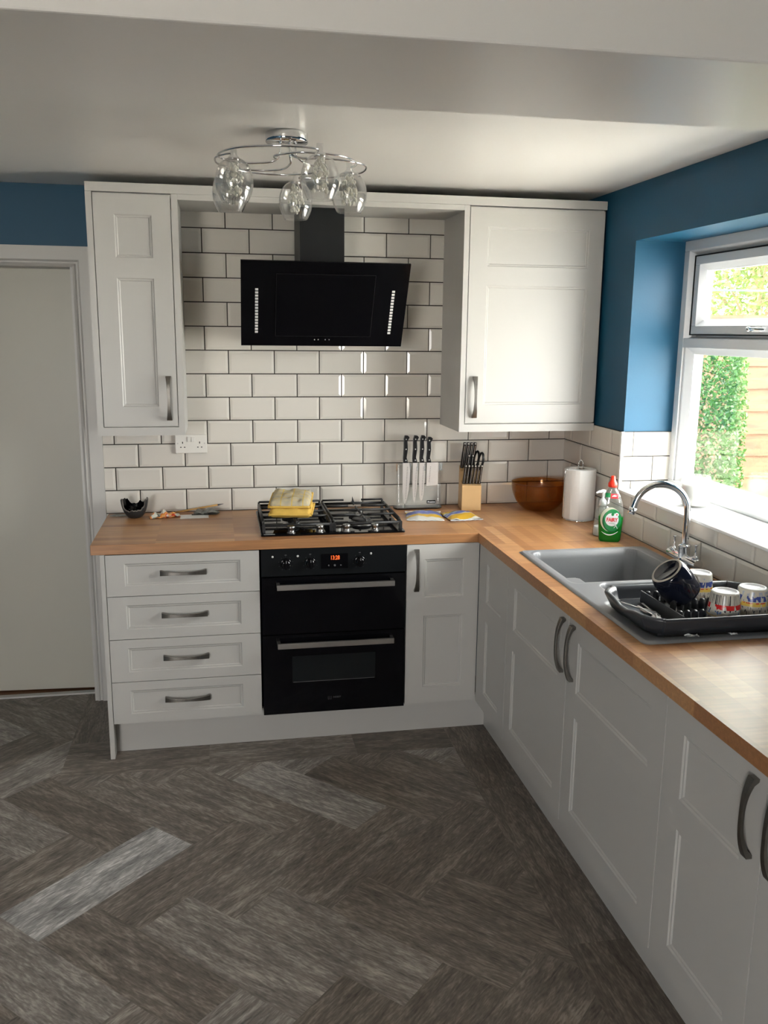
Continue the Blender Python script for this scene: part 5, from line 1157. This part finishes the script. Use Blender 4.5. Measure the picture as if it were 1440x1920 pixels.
def packet(label, loc, rz, mat, seed, sx=0.135, sy=0.165):
    t = thing('food_packet', label, 'food packet', loc, rz); b = MB()
    def P(u, v, s_):
        e = ((1 - abs(2 * u - 1) ** 2.4) * (1 - abs(2 * v - 1) ** 3)); wv = 0.006 * noise.noise(Vector((u * 3 + seed, v * 3, seed))) + 0.004 * noise.noise(Vector((u * 8 + seed, v * 7, 1)))
        return ((u - .5) * sx, (v - .5) * sy, 0.004 + (0.020 * e + max(-0.003, wv) if s_ else -0.0025 * e))
    b.grid(lambda u, v: P(u, v, 1), 22, 22, 0, True); b.grid(lambda u, v: P(1 - u, v, 0), 22, 22, 0, True); b.build('pouch', mat, t)
    for s_ in (-1, 1):
        e = MB(); e.grid(lambda u, v: ((u - .5) * sx * 1.03, s_ * (sy / 2 - 0.002 + 0.010 * v), 0.004 + 0.002 * math.sin(u * 40) * 0.4), 24, 1, 0, True); o = e.build('sealed_edge', 'label_white', t); m_ = o.modifiers.new('thick', 'SOLIDIFY'); m_.thickness = 0.0012
packet('yellow and blue food packet lying beside the hob', (1.368, -0.262, ZW), R(-9), 'packet_print', 1.0, 0.165, 0.19)
packet('yellow and blue food packet lying in front of the knife block', (1.533, -0.292, ZW), R(4), 'packet_print_b', 4.0, 0.150, 0.165)

# ------------------------------------------------------------------ on the window sill
def candle():
    t = thing('candle_jar', 'white candle in a glass jar on the window sill', 'candle', (2.262, -1.035, SILL))
    o = [(0.001, 0.0), (0.046, 0.0), (0.054, 0.006), (0.056, 0.02), (0.056, 0.100), (0.052, 0.112), (0.050, 0.120)]; i_ = [(0.047, 0.120), (0.049, 0.111), (0.053, 0.100), (0.053, 0.02), (0.050, 0.009), (0.001, 0.006)]
    MB().lathe(o + i_, (0, 0, 0), 48, caps=False).build('jar', 'jar_glass', t)
    MB().lathe([(0.001, 0.008), (0.048, 0.009), (0.0515, 0.02), (0.0515, 0.088), (0.049, 0.090), (0.001, 0.089)], (0, 0, 0), 40, caps=False).build('wax', 'wax', t)
    MB().cyl((0, 0, 0.088), (0.001, 0, 0.100), 0.0012).build('wick', 'hole_black', t)
candle()
tag(MB().lathe([(0.030, 0.0), (0.034, 0.004), (0.024, 0.020), (0.030, 0.034), (0.046, 0.052), (0.052, 0.075), (0.050, 0.095), (0.054, 0.120), (0.060, 0.128), (0.055, 0.128), (0.045, 0.095), (0.046, 0.075), (0.001, 0.045)], (0, 0, 0), 40, caps=False).build('vase', 'vase_white', None, (2.262, -1.625, SILL)), 'pale ceramic vase cut off at the right edge of the sill', 'vase')
for q, (x, y, s_) in enumerate(((2.158, -1.00, 0.011), (2.168, -1.035, 0.007))):
    pass
tag(MB().sphere((0, 0, 0.007), 0.010, 16, 0, (1.5, 0.9, 0.7)).build('glass_pebble', 'jar_glass', None, (2.168, -1.00, SILL)), 'small clear glass pebble in front of the candle', 'pebble')

# ------------------------------------------------------------------ garden outside
GZ = -0.15
struct(MB().box(2.46, 14, -8, 12, GZ - 0.1, GZ).build('ground', 'ground'))
struct(MB().box(-14, 2.46, -30, YB - 0.15, GZ - 0.1, GZ).build('ground_patio', 'ground'))
def fence():
    y = 0.90; t = thing('garden_fence', 'sunlit waney-lap wooden fence panel beyond the window', 'fence', (3.4, y, GZ)); rn = random.Random(5)
    for k in range(14):
        z0 = 0.02 + k * 0.140; n = 40; ph = rn.random() * 9
        def P(u, v, s_): x = -1.0 + 6.4 * u; wz = 0.012 * noise.noise(Vector((x * 1.6 + ph, k, 0))) + 0.004 * noise.noise(Vector((x * 7 + ph, k, 3))); return (x, -0.014 * (1 - v) + s_, z0 + (0 if v > 0.5 else wz) + 0.165 * v)
        b = MB(); b.grid(lambda u, v: P(u, v, 0), n, 2, 0, False); b.grid(lambda u, v: P(1 - u, v, 0.010), n, 2, 0, False); b.grid(lambda u, v: (P(u, 0, 0.010 * v)), n, 1, 0, False)
        b.build('slat', 'fence_wood', t)
    for x in (0.9, 2.75, 4.6): MB().box(x - 0.02, x + 0.02, -0.032, -0.014, 0.0, 1.98).build('batten', 'fence_wood', t)
    MB().box(-1.0, 5.4, -0.03, 0.03, 1.975, 2.0).build('capping', 'fence_wood', t)
fence()
def leaves(b, pts_fn, n, size, seed):
    rn = random.Random(seed)
    for _ in range(n):
        p = pts_fn(rn); d = Vector((rn.gauss(0, 1), rn.gauss(0, 1), rn.gauss(0, 0.7))).normalized(); s_ = size * (0.6 + 0.8 * rn.random()); e = d.cross(Vector((rn.gauss(0, 1), rn.gauss(0, 1), rn.gauss(0, 1)))).normalized() * s_ * 0.28
        a = p - d * s_ * 0.5; c_ = p + d * s_ * 0.5; b.add([a, p - e + Vector((0, 0, s_ * 0.06)), c_, p + e + Vector((0, 0, s_ * 0.06))], [(0, 1, 2, 3)])
def hedge():
    t = thing('garden_shrub', 'leafy green shrub growing in front of the garden fence', 'shrub', (3.115, 0.53, GZ)); b = MB()
    def fn(rn):
        a = rn.random() * 2 * PI; z = rn.random() ** 0.85 * 1.88; rr = (0.265 - 0.02 * z) * (0.70 + 0.34 * rn.random()); rr *= 1 + 0.20 * noise.noise(Vector((a * 1.5, z * 3, 0)))
        return Vector((rr * 1.25 * math.cos(a), rr * math.sin(a), z))
    leaves(b, fn, 20000, 0.028, 3); f = b.build('foliage', 'leaf_hedge', t, recalc=False); f['kind'] = 'stuff'
    c_ = MB()
    for q in range(7): rn = random.Random(q); c_.tube(smooth_path([(0.02 * q - 0.06, 0, 0), (rn.uniform(-.1, .1), rn.uniform(-.08, .08), 0.7), (rn.uniform(-.16, .16), rn.uniform(-.12, .12), 1.6)], 4), 0.012, 6)
    c_.build('stem', 'bark', t)
hedge()
def tree(label, loc, seed, n, R_, H0, H1):
    t = thing('garden_tree', label, 'tree', loc); rn0 = random.Random(seed); br = MB(); tips = []
    br.tube(smooth_path([(0, 0, 0), (0.05, 0.02, 1.0), (0.0, 0.05, H1 * 0.8)], 5), 0.06, 8)
    for q in range(26):
        a = rn0.random() * 2 * PI; z = H0 + (H1 - H0) * rn0.random(); L_ = R_ * (0.5 + 0.6 * rn0.random()); e = Vector((L_ * math.cos(a), L_ * math.sin(a), z + 0.3)); br.tube(smooth_path([(0, 0, z - 0.3), (e.x * 0.5, e.y * 0.5, z), e], 4), [0.022 - 0.018 * k / 8 for k in range(9)], 6); tips.append(e)
    br.build('branches', 'bark', t)
    b = MB()
    def fn(rn):
        e = tips[rn.randrange(len(tips))]; s_ = 0.25 + 0.85 * rn.random(); return Vector((e.x * s_ + rn.gauss(0, .22), e.y * s_ + rn.gauss(0, .22), e.z + rn.gauss(0, .24)))
    leaves(b, fn, n, 0.048, seed); f = b.build('foliage', 'leaf_tree', t, recalc=False); f['kind'] = 'stuff'
tree('pale green tree beyond the fence, seen through the top pane', (4.9, 2.75, GZ), 4, 24000, 1.35, 1.2, 3.4)
tag(MB().tube([(2.47, 0.6, 2.03), (3.4, 0.9, 2.0), (6.2, 1.8, 2.06)], 0.006, 6).build('washing_line', 'line_blue'), 'thin blue washing line crossing the view of the tree', 'washing line')
